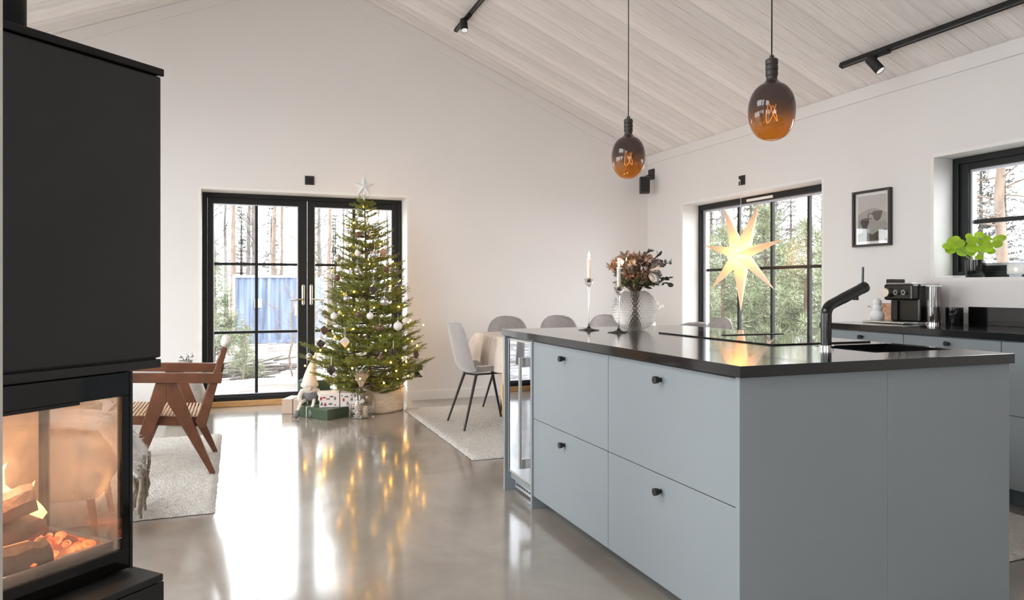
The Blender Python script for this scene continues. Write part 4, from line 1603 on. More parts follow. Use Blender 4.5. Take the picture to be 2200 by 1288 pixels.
M['amber'] = pendant_glass()
def pendant(x, y, zc, lb):
    t = thing('pendant_lamp', lb, 'pendant lamp', (x, y, zc))
    R0 = .093
    pr = [(1e-4, -.122)]
    for k in range(1, 30):
        a = PI * k / 30
        sx = abs(math.sin(a)) ** .78
        pr.append((R0 * sx, -.122 * math.cos(a) * 1.0 if k < 15 else -.122 * math.cos(a) * .94))
    pr = [p_ for p_ in pr if not (p_[1] > 0.09 and p_[0] < .032)] + [(.024, .122), (.020, .13), (.020, .146)]
    MB().lathe(pr, 56).build('glass_bulb', M['amber'], t, smooth=True)
    MB().lathe([(.0215, .126), (.0215, .140), (.0245, .142), (.0245, .158), (.0225, .160), (.0225, .163), (.0250, .165), (.0250, .180), (.0225, .182), (.0225, .185), (.0250, .187), (.0250, .205), (.021, .210), (.009, .211), (.009, .224), (.004, .226), (1e-4, .226)], 32).build('lamp_socket', M['darkplate'], t, smooth='auto')
    zr = roof_z(x) - zc - .035
    c = MB()
    c.tube([(0, 0, .224), (.001, 0, zr * .4), (-.001, 0, zr * .75), (0, 0, zr)], .0028, 8)
    c.build('cord', M['blackplastic'], t, smooth=True)
    MB().lathe([(.045, zr - .002), (.05, zr + .004), (.05, zr + .045), (1e-4, zr + .045)], 32).build('ceiling_rose', M['blackmatt'], t, smooth='auto')
    f_ = MB()
    f_.tube([(0, 0, .125), (0, 0, .03)], .004, 8)
    f_.build('glass_post', M['clearglass'], t)
    fl = MB()
    pts = []
    for k in range(60):
        a = k / 59 * 2.4 * PI
        pts.append((.022 * math.cos(a), .022 * math.sin(a), .03 - .075 * abs(math.sin(a * .9))))
    fl.tube(pts, .0007, 5)
    fl.build('filament', M['filament'], t)
    return t


pendant(2.04, 3.545, 1.886, 'farther pendant lamp, smoked amber glass bulb left over the island')
pendant(2.04, 2.388, 1.880, 'nearer and larger-looking amber glass pendant lamp over the island')

# ------------------------------------------------------------------ ceiling spot tracks
def track(name, X, y0, y1, lb, spots_):
    th_ = math.atan(SL)
    t = thing(name, lb, 'track light', (X, y1, roof_z(X)))
    t.rotation_euler = (0, th_, 0)
    L = y1 - y0
    rail = MB()
    rail.box(-.018, -.008, -L, 0, -.034, -.001).box(.008, .018, -L, 0, -.034, -.001).box(-.008, .008, -L, 0, -.012, -.001)
    rail.box(-.008, .008, -.012, 0, -.034, -.012)
    rail.build('rail', M['blackmatt'], t, bevel=.001)
    MB().box(-.0065, -.0045, -L + .01, -.014, -.030, -.0125).box(.0045, .0065, -L + .01, -.014, -.030, -.0125).build('conductor', M['spacer'], t)
    for yy, rot_ in spots_:
        ad = MB().box(-.02, .02, yy - .10, yy + .02, -.047, -.034).build('adapter', M['blackmatt'], t, bevel=.002)
        hm = MB()
        hm.tube([(0, 0, .0), (0, 0, -.03)], .008, 12)
        hm.build('swivel_joint', M['blackmatt'], t, loc=(0, yy, -.047), smooth='auto')
        b_ = MB()
        b_.lathe([(1e-4, .058), (.024, .058), (.0275, .054), (.0275, -.055), (.0255, -.058), (.0255, -.046), (1e-4, -.046)], 32)
        ho = b_.build('spotlight_head', M['blackmatt'], t, smooth='auto', loc=(0, yy - .01, -.118), rot=rot_)
        ho.scale = (1.22, 1.22, 1.12)
        MB().lathe([(1e-4, -.0455), (.015, -.0455), (.022, -.052), (.0245, -.054)], 24).build('lens', M['lens'], ho, smooth=True)
    return t


M['lens'] = emit('led_lens', (1.0, .95, .88), .12)
track('track_light', 4.165, 0.6, 4.13, 'black ceiling track with one spotlight above the kitchen window', [(-.33, (R(-34), R(-14) - math.atan(SL), 0)), (-1.9, (R(-20), R(-20), 0))])
track('track_light', 2.02, 2.9, 6.86, 'short-looking black ceiling track near the gable, cut by the top edge', [(-.40, (R(-24), R(-20), 0)), (-2.4, (0, 0, 0))])

# ------------------------------------------------------------------ plates, sockets, speaker, picture
def plate(name, lb, cat, c, axis, w, h):
    t = thing(name, lb, cat, c)
    if axis == 'y':
        MB().box(-w / 2, w / 2, -.011, 0, -h / 2, h / 2).build('cover_plate', M['darkplate'], t, bevel=.002)
        MB().box(-w / 2 + .012, w / 2 - .012, -.0125, -.011, -h / 2 + .012, h / 2 - .012).build('inner_plate', M['blackplastic'], t, bevel=.0005)
    else:
        MB().box(-.011, 0, -w / 2, w / 2, -h / 2, h / 2).build('cover_plate', M['darkplate'], t, bevel=.002)
        MB().box(-.0125, -.011, -w / 2 + .012, w / 2 - .012, -h / 2 + .012, h / 2 - .012).build('inner_plate', M['blackplastic'], t, bevel=.0005)
    return t


p1 = plate('cable_outlet', 'small dark square outlet plate above the patio door', 'outlet', (.666, YG, 2.203), 'y', .088, .086)
MB().tube([(0, -.013, 0), (0, -.0155, 0)], .012, 16).build('cable_hole', M['blackmatt'], p1)
p2 = plate('wall_socket', 'black double socket low on the wall right of the decorated tree', 'socket', (1.748, YG, .300), 'y', .083, .125)
pl = thing('plug_adapter', 'white plug adapter in the low double socket beside the tree', 'plug', (1.775, YG - .012, .285))
pm = MB().box(-.018, .018, -.045, -.0005, -.028, .028)
pm.build('plug_body', M['white'], pl, bevel=.005, rot=(0, R(-35), 0))
MB().tube([(-.01, -.03, -.02), (-.035, -.03, -.03), (-.055, -.02, -.07), (-.05, -.012, -.11), (-.06, -.012, -.135), (-.10, -.012, -.142), (-.17, -.010, -.15)], .0018, 6).build('cable', M['white'], pl, smooth=True)
p3 = plate('wall_socket', 'dark socket plate above the tall window with the star cord', 'socket', (XR, 5.627, 2.17), 'x', .086, .09)

sp_ = thing('wall_speaker', 'small dark loudspeaker hanging in the far right corner of the room', 'speaker', (4.30, 7.11, 2.31))
sb_ = MB().box(-.058, .058, -.045, .045, -.095, .095)
sb_.build('speaker_body', M['darkplate'], sp_, bevel=.014, rot=(0, 0, R(-28)))
sg_ = MB().box(-.046, .046, -.049, -.0445, -.075, .082)
sg_.build('speaker_grille', M['blackmatt'], sp_, bevel=.002, rot=(0, 0, R(-28)))
MB().box(.142, .163, .05, .16, .085, .205).build('wall_bracket', M['darkplate'], sp_, bevel=.003)
MB().tube([(.145, .10, .13), (.08, .06, .125), (.02, .02, .100), (.0, .0, .094)], .007, 10).build('bracket_arm', M['blackmatt'], sp_, smooth=True)

pc = thing('framed_picture', 'framed photo print of two dark cups on the kitchen wall', 'picture', (XR, 4.122, 1.679))
PWd, PH = .345, .422
frame_rect(MB(), -PWd / 2, PWd / 2, -PH / 2, PH / 2, .017, -.032, -.001, 'x').build('picture_frame', M['darkplate'], pc, bevel=.0015)
box(-.010, -.008, -PWd / 2 + .016, PWd / 2 - .016, -PH / 2 + .016, PH / 2 - .016).build('mat_board', M['white'], pc)
def flat(poly, x, name, m, parent):
    """thin printed shape on the picture, poly in (y, z) with y growing to the viewer's left"""
    mb = MB()
    mb.prism([(p[0], p[1]) for p in poly], 'x', x - .0004, x)
    return mb.build(name, m, parent)


pr_ = flat([(-.132, -.172), (.132, -.172), (.132, .172), (-.132, .172)], -.0102, 'print', mat('print_light_grey', (.52, .49, .47), .5, var=.05), pc)
pd_ = mat('print_brown_grey', (.085, .065, .06), .5, var=.15, vscale=30)
pm_ = mat('print_mid_grey', (.36, .335, .315), .5, var=.08)
pol = [(.132, -.172), (.132, .03)] + [(.132 - .264 * k / 12, .03 + .045 * math.sin(PI * k / 12)) for k in range(1, 12)] + [(-.132, .03), (-.132, -.172)]
flat(pol, -.0107, 'plate_print', pm_, pr_)
flat([(.132, -.172), (.132, -.115), (.06, -.095), (.0, -.125), (-.05, -.10), (-.132, -.085), (-.132, -.172)], -.0112, 'table_print', mat('print_dark_olive', (.07, .062, .035), .5, var=.7, vscale=25), pr_)
flat([(-.0, .035), (-.012, .05), (-.05, .052), (-.095, .048), (-.088, .02), (-.075, -.01), (-.055, -.022), (-.03, -.022), (-.012, .0)], -.0117, 'upper_cup_print', pd_, pr_)
hm_ = MB()
hm_.tube([(-.0117, -.005, .032), (-.0117, .025, .038), (-.0117, .038, .020), (-.0117, .028, -.002), (-.0117, .0, -.006)], .004, 6)
hm_.build('cup_handle_print', pd_, pr_)
flat([(.108, -.03), (.10, -.005), (.06, .005), (.03, .0), (.028, -.03), (.045, -.065), (.045, -.11), (.085, -.11), (.085, -.07)], -.0117, 'lower_cup_print', pd_, pr_)
box(-.0165, -.015, -PWd / 2 + .016, PWd / 2 - .016, -PH / 2 + .016, PH / 2 - .016).build('picture_glass', M['picglass'], pc)

# ------------------------------------------------------------------ paper star lamp in the tall window
def star_paper():
    m, n, l, p = new_mat('perforated_star_paper')
    n.remove(p)
    out = n['Material Output']
    tc = n.new('ShaderNodeTexCoord')
    vo = n.new('ShaderNodeTexVoronoi')
    vo.inputs['Scale'].default_value = 62
    vo.inputs['Randomness'].default_value = 0.25
    l.new(tc.outputs['Object'], vo.inputs['Vector'])
    mr = n.new('ShaderNodeMapRange')
    mr.inputs['From Min'].default_value = .14
    mr.inputs['From Max'].default_value = .22
    mr.inputs['To Min'].default_value = .75
    mr.inputs['To Max'].default_value = 0
    l.new(vo.outputs['Distance'], mr.inputs['Value'])
    d = n.new('ShaderNodeBsdfDiffuse')
    d.inputs['Color'].default_value = (.80, .74, .68, 1)
    t = n.new('ShaderNodeBsdfTranslucent')
    t.inputs['Color'].default_value = (.92, .70, .46, 1)
    a = n.new('ShaderNodeMixShader')
    a.inputs['Fac'].default_value = .55
    l.new(d.outputs['BSDF'], a.inputs[1])
    l.new(t.outputs['BSDF'], a.inputs[2])
    tr = n.new('ShaderNodeBsdfTranslucent')
    tr.inputs['Color'].default_value = (1, .95, .85, 1)
    b = n.new('ShaderNodeMixShader')
    l.new(mr.outputs['Result'], b.inputs['Fac'])
    l.new(a.outputs['Shader'], b.inputs[1])
    l.new(tr.outputs['BSDF'], b.inputs[2])
    l.new(b.outputs['Shader'], out.inputs['Surface'])
    return m


stl = thing('star_lamp', 'lit seven-pointed perforated paper star hanging in the tall window', 'star lamp', (4.385, 5.55, 1.462))
RS, RI, DP = .525, .118, .12
sm_ = MB()
ctr = [(-DP, 0, 0), (DP, 0, 0)]
vs = list(ctr)
for k in range(7):
    a = -PI / 2 + 2 * PI * k / 7
    vs.append((0, RS * math.cos(a), RS * math.sin(a)))
    a2 = a + PI / 7
    vs.append((0, RI * math.cos(a2), RI * math.sin(a2)))
fs = []
for k in range(7):
    tip, inn, prv = 2 + 2 * k, 3 + 2 * k, 3 + 2 * ((k - 1) % 7)
    for c_ in (0, 1):
        fs += [(c_, tip, inn), (c_, prv, tip)]
sm_.add(vs, fs)
sm_.build('paper_star', star_paper(), stl, rot=(R(0), 0, R(6)))
MB().tube([(.04, .06, .70), (.04, .05, .5), (.0, .0, .13)], .002, 6).build('cord', M['white'], stl, smooth=True)
MB().tube([(.045, .077, .71), (.040, .07, .70)], .008, 10).build('plug', M['white'], stl)
point_light('star_bulb', (4.385, 5.55, 1.462), .62, (1.0, .52, .20), .025)


# ------------------------------------------------------------------ kitchen run along the right wall
kc = {}
def base_cabinet(y0, y1, lb, n_):
    t = thing('base_cabinet', lb, 'cabinet', (3.79, (y0 + y1) / 2, 0))
    h = (y1 - y0) / 2
    MB().box(.020, .665, -h, h, .10, .878).build('carcass', M['cab'], t)
    MB().box(.085, .10, -h, h, 0, .0995).build('toe_kick', M['cabdark'], t)
    zs = [.103, .489, .8755]
    for i in range(2):
        dr = MB().box(0, .019, -h + .0015, h - .0015, zs[i] + .0015, zs[i + 1] - .0015).build('drawer', M['cab'], t, bevel=.0012)
        MB().tube([(0, 0, zs[i + 1] - .035), (-.012, 0, zs[i + 1] - .035), (-.013, 0, zs[i + 1] - .035), (-.030, 0, zs[i + 1] - .035)], [.0085, .0085, .0125, .0145], 20).build('knob', M['knob'], dr, smooth='auto')
    return t


base_cabinet(3.278, 3.895, 'grey-blue base cabinet at the window end of the kitchen run', 0)
base_cabinet(2.674, 3.276, 'grey-blue base cabinet with a visible black knob above the sink edge', 1)
base_cabinet(2.070, 2.672, 'grey-blue base cabinet at the right picture edge', 2)
kw = thing('kitchen_worktop', 'long speckled black stone worktop along the kitchen wall', 'worktop', (3.77, 2.95, .882))
MB().box(0, XR - 3.77, -1.5, .985, 0, .038).build('stone_slab', M['stone'], kw, bevel=.0015)
MB().box(.672, XR - 3.771, -1.5, .40, .0385, .153).build('backsplash', M['stone'], kw, bevel=.001)

# snowman
sn = thing('snowman_figurine', 'small white ceramic snowman with twig arms on the kitchen worktop', 'figurine', (4.14, 3.79, .92))
b_ = MB()
pr = []
for k in range(40):
    z = -.0015 + .166 * k / 39
    r = 0
    for cz, rr in ((.043, .047), (.094, .034), (.136, .029)):
        if abs(z - cz) < rr:
            r = max(r, math.sqrt(rr * rr - (z - cz) ** 2))
    pr.append((max(r, .0005 if k not in (0,) else .015), max(z, 0)))
b_.lathe(pr, 32)
b_.build('snowman_body', M['snowman'], sn, smooth=True)
for sgn in (-1, 1):
    ar = MB()
    ar.tube([(sgn * .027, -.012 * sgn, .098), (sgn * .052, -.028 * sgn, .112)], .0013, 6)
    ar.tube([(sgn * .043, -.022 * sgn, .107), (sgn * .050, -.020 * sgn, .119)], .0011, 6).tube([(sgn * .043, -.022 * sgn, .107), (sgn * .058, -.034 * sgn, .106)], .0011, 6)
    ar.build('arm', M['blackmatt'], sn)
# copper board behind
cb = MB().box(-.006, .006, -.09, .09, 0, .125)
tag(cb.build('copper_tray', M['copper'], bevel=.004, loc=(4.425, 3.93, .92), rot=(0, R(8), 0)), 'hammered copper tray leaning on the wall beside the coffee machine', 'tray')

# coffee machine
cm = thing('coffee_machine', 'black capsule coffee machine with round steel knob on the worktop', 'coffee machine', (4.20, 3.60, .92), R(0))
CMx = [-.10, .16]
MB().box(-.165, -.02, -.11, .22, .002, .014).build('drip_tray', M['steel'], cm, bevel=.003)
bb = MB().box(-.02, .18, -.11, .115, .012, .262)
bb.build('machine_body', M['blackplasticgloss'] if 'blackplasticgloss' in M else M['tapblack'], cm, bevel=.012)
MB().box(-.085, -.02, -.108, .115, .155, .262).build('brew_head', M['tapblack'], cm, bevel=.012)
MB().box(-.075, -.02, -.095, .10, .262, .270).build('top_plate', M['steel'], cm, bevel=.003)
MB().box(-.06, .05, .06, .118, .262, .296).build('capsule_lever', M['blackmatt'], cm, bevel=.005)
MB().tube([(-.083, .075, .205), (-.118, .075, .205)], [.030, .030], 40).build('large_knob', M['nickel'], cm, smooth='auto', bevel=.002)
for yy in (.005, -.055):
    kb = MB().tube([(-.083, yy, .207), (-.103, yy, .207)], [.0155, .0155], 32).build('control_knob', M['steel'], cm, smooth='auto')
    MB().tube([(-.1035, yy, .207), (-.1045, yy, .207)], .0115, 24).build('knob_face', M['blackplastic'], kb)
MB().box(-.034, -.021, .05, .10, .02, .15).build('cup_support', M['blackmatt'], cm, bevel=.002)
wtk = thing('water_tank', 'clear water tank with dark lower half beside the coffee machine', 'water tank', (4.235, 3.435, .92))
M['acryl'] = thin_glass('clear_acrylic', (.86, .84, .83), 1.0, 0.0, 1.75)
MB().lathe([(.041, .003), (.041, .245)], 40).lathe([(.037, .245), (.037, .006)], 40).build('tank_wall', M['acryl'], wtk, smooth='auto')
MB().lathe([(.043, .0), (.043, .012), (1e-4, .012)], 40).build('tank_base', M['chrome'], wtk, smooth='auto')
MB().lathe([(.044, .245), (.044, .255), (1e-4, .258)], 40).build('tank_lid', M['white'], wtk, smooth='auto')
MB().lathe([(.034, .013), (.034, .112), (1e-4, .112)], 32).build('inner_cup', M['darkdrink'], wtk, smooth='auto')
cn = thing('black_canister', 'short glossy black canister right of the water tank', 'canister', (4.33, 3.36, .92))
MB().lathe([(.048, 0), (.050, .004), (.050, .098), (.047, .10), (1e-4, .10)], 40).build('canister_body', M['blackceramic'], cn, smooth='auto')
MB().lathe([(.050, .101), (.050, .110), (.046, .112), (1e-4, .112)], 40).build('canister_lid', M['tapblack'], cn, smooth='auto')

# window sill things
tag(MB().box(-.06, .06, -.075, .075, 0, .014).build('white_box', M['white'], bevel=.002, loc=(4.53, 3.555, 1.2255)), 'flat white box on the kitchen window sill beside the plant', 'box')
pp = thing('potted_plant', 'round-leaved lime green plant in glossy black pot on the window sill', 'potted plant', (4.555, 3.385, 1.2255))
MB().lathe([(.040, 0), (.050, .004), (.057, .02), (.060, .05), (.060, .115), (.056, .115), (.055, .10), (1e-4, .10)], 40).build('pot', M['blackceramic'], pp, smooth='auto')
MB().lathe([(.054, .098), (.03, .104), (1e-4, .106)], 24).build('soil', M['bark'], pp)
r_ = random.Random(31)
LEAVES = [(2068, 533, 30), (2058, 548, 22), (2073, 552, 24), (2086, 546, 26), (2101, 546, 22), (2101, 530, 24), (2112, 519, 19), (2116, 534, 22), (2113, 548, 20), (2128, 541, 20), (2141, 528, 26), (2150, 540, 20), (2133, 549, 18), (2112, 565, 16), (2095, 557, 14), (2051, 540, 20), (2064, 524, 18), (2120, 527, 16), (2080, 535, 18), (2124, 553, 16), (2092, 521, 15)]
lf, st_ = MB(), MB()
CP = Vector((0, 0, 1.16))
for px_, py_, dm in LEAVES:
    lx, lz = (px_ - 2101) / 1558 * 4.86, (568 - py_) / 1558 * 4.86
    c = Vector((lx * .355 * -1 + r_.uniform(-.045, .035) + lx * .5, -lx * 1.0, .125 + lz))
    rr = dm / 2 / 1558 * 4.86
    nrm = Vector((-.75, -.55 + r_.uniform(-.3, .3), .55 + r_.uniform(-.4, .4))).normalized()
    u = nrm.cross(Vector((0, 0, 1))).normalized()
    w_ = nrm.cross(u)
    o = len(lf.v)
    lf.v.append(tuple(c - nrm * rr * .18))
    for ring, (q_, dz) in enumerate(((.55, -.05), (1.0, .0))):
        for k in range(18):
            a = 2 * PI * k / 18
            lf.v.append(tuple(c + (u * math.cos(a) + w_ * math.sin(a)) * rr * q_ + nrm * rr * dz))
    for k in range(18):
        k2 = (k + 1) % 18
        lf.f.append((o, o + 1 + k, o + 1 + k2))
        lf.f.append((o + 1 + k, o + 19 + k, o + 19 + k2, o + 1 + k2))
        lf.mi += [0, 0]
    st_.tube([(r_.uniform(-.015, .015), r_.uniform(-.015, .015), .10), tuple(c * .55 + Vector((0, 0, .06))), tuple(c - nrm * rr * .18)], .0015, 5)
lf.build('round_leaves', M['pileaf'], pp, smooth=True, fix=False)
st_.build('leaf_stems', M['stemgreen'], pp, fix=False)
tl = thing('tealight_holder', 'frosted glass tealight holder with a small light on the window sill', 'candle holder', (4.56, 3.125, 1.2255))
MB().lathe([(.032, 0), (.034, .012), (.034, .014), (.046, .018), (.046, .083), (.043, .083), (.043, .022), (1e-4, .022)], 36).build('glass_cup', M['drumglass'], tl, smooth='auto')
MB().lathe([(.02, .0225), (.02, .036), (1e-4, .036)], 24).build('tealight', M['candlewax'], tl, smooth='auto')
flame_mesh(.02, .005).xform(Matrix.Translation((0, 0, .040))).build('flame', M['candleflame'], tl, smooth=True)

# ------------------------------------------------------------------ armchair, rugs, footstool and throw on the left
def rug(name, x0, x1, y0, y1, lb, seed, lump=.004):
    r_ = random.Random(seed)
    nu, nv = int((x1 - x0) / .016), int((y1 - y0) / .016)
    mb = MB()

    def fn(u, v):
        x, y = x0 + (x1 - x0) * u, y0 + (y1 - y0) * v
        e = min(u * (x1 - x0), (1 - u) * (x1 - x0), v * (y1 - y0), (1 - v) * (y1 - y0))
        h = .022 * min(1, (e / .03)) ** .5 + .003 * math.sin(x * 9 + 2 * math.sin(y * 5)) * math.sin(y * 7)
        if e < .004:
            x += r_.uniform(-.004, .004)
            y += r_.uniform(-.004, .004)
        else:
            h += r_.uniform(-lump, lump)
        return (x, y, .002 + max(.001, h))
    mb.grid(fn, nu, nv)
    o = mb.build(name, M['rug'], smooth=True, fix=False)
    tag(o, lb, 'rug')
    box(x0 + .004, x1 - .004, y0 + .004, y1 - .004, .0005, .0025).build('rug_backing', M['rugback'], o)
    return o


rug('shaggy_rug', -2.3, -.105, 4.025, 6.11, 'cream shaggy rug under the wooden armchair', 1)
rug('shaggy_rug', 1.475, 4.1, 4.63, 6.76, 'large ivory shaggy rug under the dining table', 2)
rug('kitchen_rug', 2.95, 3.70, 2.12, 4.3, 'light beige rug between kitchen island and wall cabinets', 3, .003)

ac = thing('armchair', 'brown wooden armchair with A-shaped legs and cane seat on the rug', 'armchair', (-.40, 5.12, .024))
ZO = .024


def A(mb):
    for i in range(len(mb.v)):
        x, y, z = mb.v[i]
        mb.v[i] = (x + .40, y - 5.12, z - ZO)
    return mb


for yy, nm in ((4.81, 'near'), (5.43, 'far')):
    a, b = yy - .018, yy + .018
    A(MB().prism([(-.735, .662), (-.735, .606), (-.088, .572), (-.078, .634)], 'y', yy - .026, yy + .026)).build('armrest', M['walnut'], ac, bevel=.003)
    A(MB().prism([(-.452, .590), (-.392, .588), (-.392, .478), (-.575, .024), (-.625, .024), (-.548, .262)], 'y', a, b)).build('leg', M['walnut'], ac, bevel=.003)
    A(MB().prism([(-.392, .588), (-.336, .586), (-.121, .024), (-.152, .024), (-.392, .480)], 'y', a, b)).build('leg', M['walnut'], ac, bevel=.003)
    A(MB().prism([(-.080, .795), (-.052, .785), (-.176, .306), (-.212, .306), (-.232, .345)], 'y', a + .002, b - .002)).build('back_post', M['walnut'], ac, bevel=.003)
    A(MB().prism([(-.735, .408), (-.735, .358), (-.18, .306), (-.19, .366)], 'y', a + .004 + (.036 if yy < 5 else -.036), b - .004 + (.036 if yy < 5 else -.036))).build('seat_rail', M['walnut'], ac, bevel=.003)
A(MB().beam((-.722, 4.83, .383), (-.722, 5.41, .383), .028, .05)).build('front_rail', M['walnut'], ac, bevel=.003)
A(MB().beam((-.20, 4.83, .338), (-.20, 5.41, .338), .028, .05)).build('rear_rail', M['walnut'], ac, bevel=.003)
A(MB().beam((-.083, 4.83, .760), (-.083, 5.41, .760), .022, .045)).build('top_rail', M['walnut'], ac, bevel=.003)
A(MB().beam((-.170, 4.83, .440), (-.170, 5.41, .440), .022, .04)).build('lower_back_rail', M['walnut'], ac, bevel=.003)
cs = MB()
for k in range(24):
    x_ = -.70 + k * .0205
    z_ = .404 - (x_ + .70) * .083
    cs.tube([(x_, 4.845, z_), (x_, 5.395, z_)], .0075, 8)
cs.box(-.705, -.215, 4.85, 5.39, .352, .356)
A(cs).build('cane_seat', M['cane'], ac, smooth='auto')
cb_ = MB()
for k in range(26):
    y_ = 4.85 + k * .0215
    cb_.tube([(-.168, y_, .455), (-.092, y_, .745)], .0065, 6)
A(cb_).build('cane_back', M['cane'], ac, smooth='auto')
# pale headrest roll lying over the top rail
hr = MB()
hr.tube([(-.066, 4.86, .812), (-.062, 5.0, .816), (-.066, 5.25, .814), (-.068, 5.38, .81)], [.026, .03, .03, .024], 16)
tag(hr.build('headrest_roll', M['felt_white'], smooth=True), 'small white roll cushion lying on the armchair top rail', 'cushion')

fs_ = thing('footstool', 'pale upholstered footstool behind the stove, covered by the fringed throw', 'footstool', (-.92, 3.95, 0))
fc_ = MB().box(-.36, .36, -.26, .26, .20, .50).build('cushion', M['linen'], fs_, smooth=True, bevel=.06)
fc_.modifiers['bevel'].segments = 6
for sx in (-1, 1):
    for sy in (-1, 1):
        MB().tube([(sx * .30, sy * .20, .21), (sx * .33, sy * .22, .0)], [.018, .012], 10).build('leg', M['walnut'], fs_, smooth='auto')
tw = thing('fringed_throw', 'shaggy grey throw with thick brown tassels hanging beside the stove', 'throw', (0, 0, 0))
r_ = random.Random(17)


def thf(u, v):
    # u along the depth of the stool, v from the top down the right side
    y = 3.70 + .50 * u
    if v < .35:
        t = v / .35
        x = -1.015 + .43 * t
        z = .515 + .028 * math.sin(t * 3) + .01 * math.sin(u * 17)
    else:
        t = (v - .35) / .65
        x = -.56 + .12 * t ** 1.1 + .018 * math.sin(u * 15 + 2 * t) + .012 * math.sin(u * 31) - .02 * (1 - t)
        z = .525 - .235 * t + .012 * math.sin(u * 9)
    return (x + r_.uniform(-.004, .004), y + r_.uniform(-.002, .002), z + r_.uniform(-.003, .003))


tg = MB()
tg.grid(thf, 60, 50)
tg.build('blanket', M['fur'], tw, smooth=True, solid=.012)
fz = MB()
for k in range(2600):
    u, v = r_.random(), r_.uniform(.3, 1)
    p = Vector(thf(u, v))
    e = Vector((r_.uniform(.2, 1), r_.uniform(-.6, .3), r_.uniform(-1.2, .2))).normalized() * r_.uniform(.012, .034)
    fz.tube([tuple(p), tuple(p + e)], [.0011, .0004], 3, caps=False)
fz.build('loose_hairs', M['fur'], tw, fix=False)
for k in range(15):
    u = (k + .5) / 15
    x, y, z = thf(u, 1)
    L = r_.uniform(.16, .235)
    pts = [(x, y, z + .02)]
    for j in range(1, 6):
        pts.append((x + r_.uniform(-.010, .010) + (.015 if k == 2 and j == 2 else 0), y + r_.uniform(-.008, .008), z - L * j / 5))
    MB().tube(pts, [.007, .0085, .0085, .008, .0085, .006], 8).build('tassel', M['greyfur'], tw, smooth=True)
lp = MB()
x, y, z = thf(.12, .97)
lp.tube([(x + .004, y, z + .02), (x + .035, y - .005, z - .002), (x + .042, y - .005, z - .032), (x + .02, y, z - .06), (x, y, z - .065)], .0062, 8)
lp.build('tassel', M['greyfur'], tw, smooth=True)

# plants and floor vase behind the armchair
def fronds(mb, r_, c, n, L, w):
    for k in range(n):
        a = 2 * PI * k / n + r_.uniform(-.2, .2)
        d = Vector((math.cos(a), math.sin(a), 0))
        prev = Vector(c)
        pts = []
        for j in range(9):
            t = j / 8
            pts.append(Vector(c) + d * L * t * .85 + Vector((0, 0, L * (1.0 * t - 1.05 * t * t))))
        mb.tube([tuple(p) for p in pts], .002, 4)
        for j in range(1, 9):
            for sg in (-1, 1):
                s_ = Vector((-d.y, d.x, 0)) * sg
                p = pts[j]
                e = (s_ + d * .5 + Vector((0, 0, -.2))).normalized() * w * (1.1 - j / 10)
                q_ = p + e
                o = len(mb.v)
                h_ = d * .012
                mb.v += [tuple(p - h_), tuple((p + q_) / 2 + d * .014), tuple(q_), tuple((p + q_) / 2 - d * .010)]
                mb.f.append((o, o + 1, o + 2, o + 3))
                mb.mi.append(0)


fp_ = thing('potted_fern', 'green palm-like plant in a low pale grey pot behind the armchair', 'potted plant', (-1.19, 6.75, 0))
MB().lathe([(.10, 0), (.135, .02), (.165, .21), (.150, .21), (.14, .17), (1e-4, .17)], 32).build('pot', mat('pale_grey_pot', (.50, .485, .46), .8, var=.1, vscale=12), fp_, smooth='auto')
fm_ = MB()
fronds(fm_, random.Random(3), (0, 0, .17), 13, .42, .085)
fm_.build('fronds', mat('fern_green', (.12, .22, .055), .5, var=.3, vscale=15), fp_, fix=False)
fv = thing('floor_vase', 'large speckled grey floor vase standing behind the armchair', 'vase', (-.42, 6.98, 0))
spk = mat('speckled_grey_ceramic', (.42, .40, .36), .8, var=.15, vscale=20, bump=.2, bscale=60)
spots(spk, 60, .15, .28, (.12, .11, .09), mixfac=.6)
MB().lathe([(.10, 0), (.15, .04), (.175, .14), (.165, .24), (.125, .36), (.075, .46), (.055, .50), (.06, .52), (.045, .52), (.04, .48), (1e-4, .46)], 40).build('vase_body', spk, fv, smooth='auto')
fw = MB()
for a in (0, 1.3, 2.6, 4.0, 5.1):
    d = Vector((math.cos(a), math.sin(a), 0))
    fw.tube([(0, 0, .47), tuple(d * .03 + Vector((0, 0, .54))), tuple(d * .065 + Vector((0, 0, .585)))], [.004, .006, .002], 6)
    fw.sphere(tuple(d * .055 + Vector((0, 0, .56))), .018, 10, 6)
fw.build('silver_pods', M['chrome'], fv, smooth='auto')

# ------------------------------------------------------------------ dining table, chairs
tb = thing('dining_table', 'long dining table under a beige linen cloth, mostly behind the island', 'table', (2.96, 5.74, .022))
MB().box(-.94, .94, -.42, .42, .695, .728).build('tabletop', M['palepine'], tb, bevel=.003)
for sx in (-1, 1):
    for sy in (-1, 1):
        MB().box(sx * .72 - .03, sx * .72 + .03, sy * .34 - .03, sy * .34 + .03, 0, .695).build('leg', M['palepine'], tb, bevel=.003)
ct = MB()
TX0, TX1, TY0, TY1, TZ = -.955, .955, -.435, .435, .735
r_ = random.Random(8)


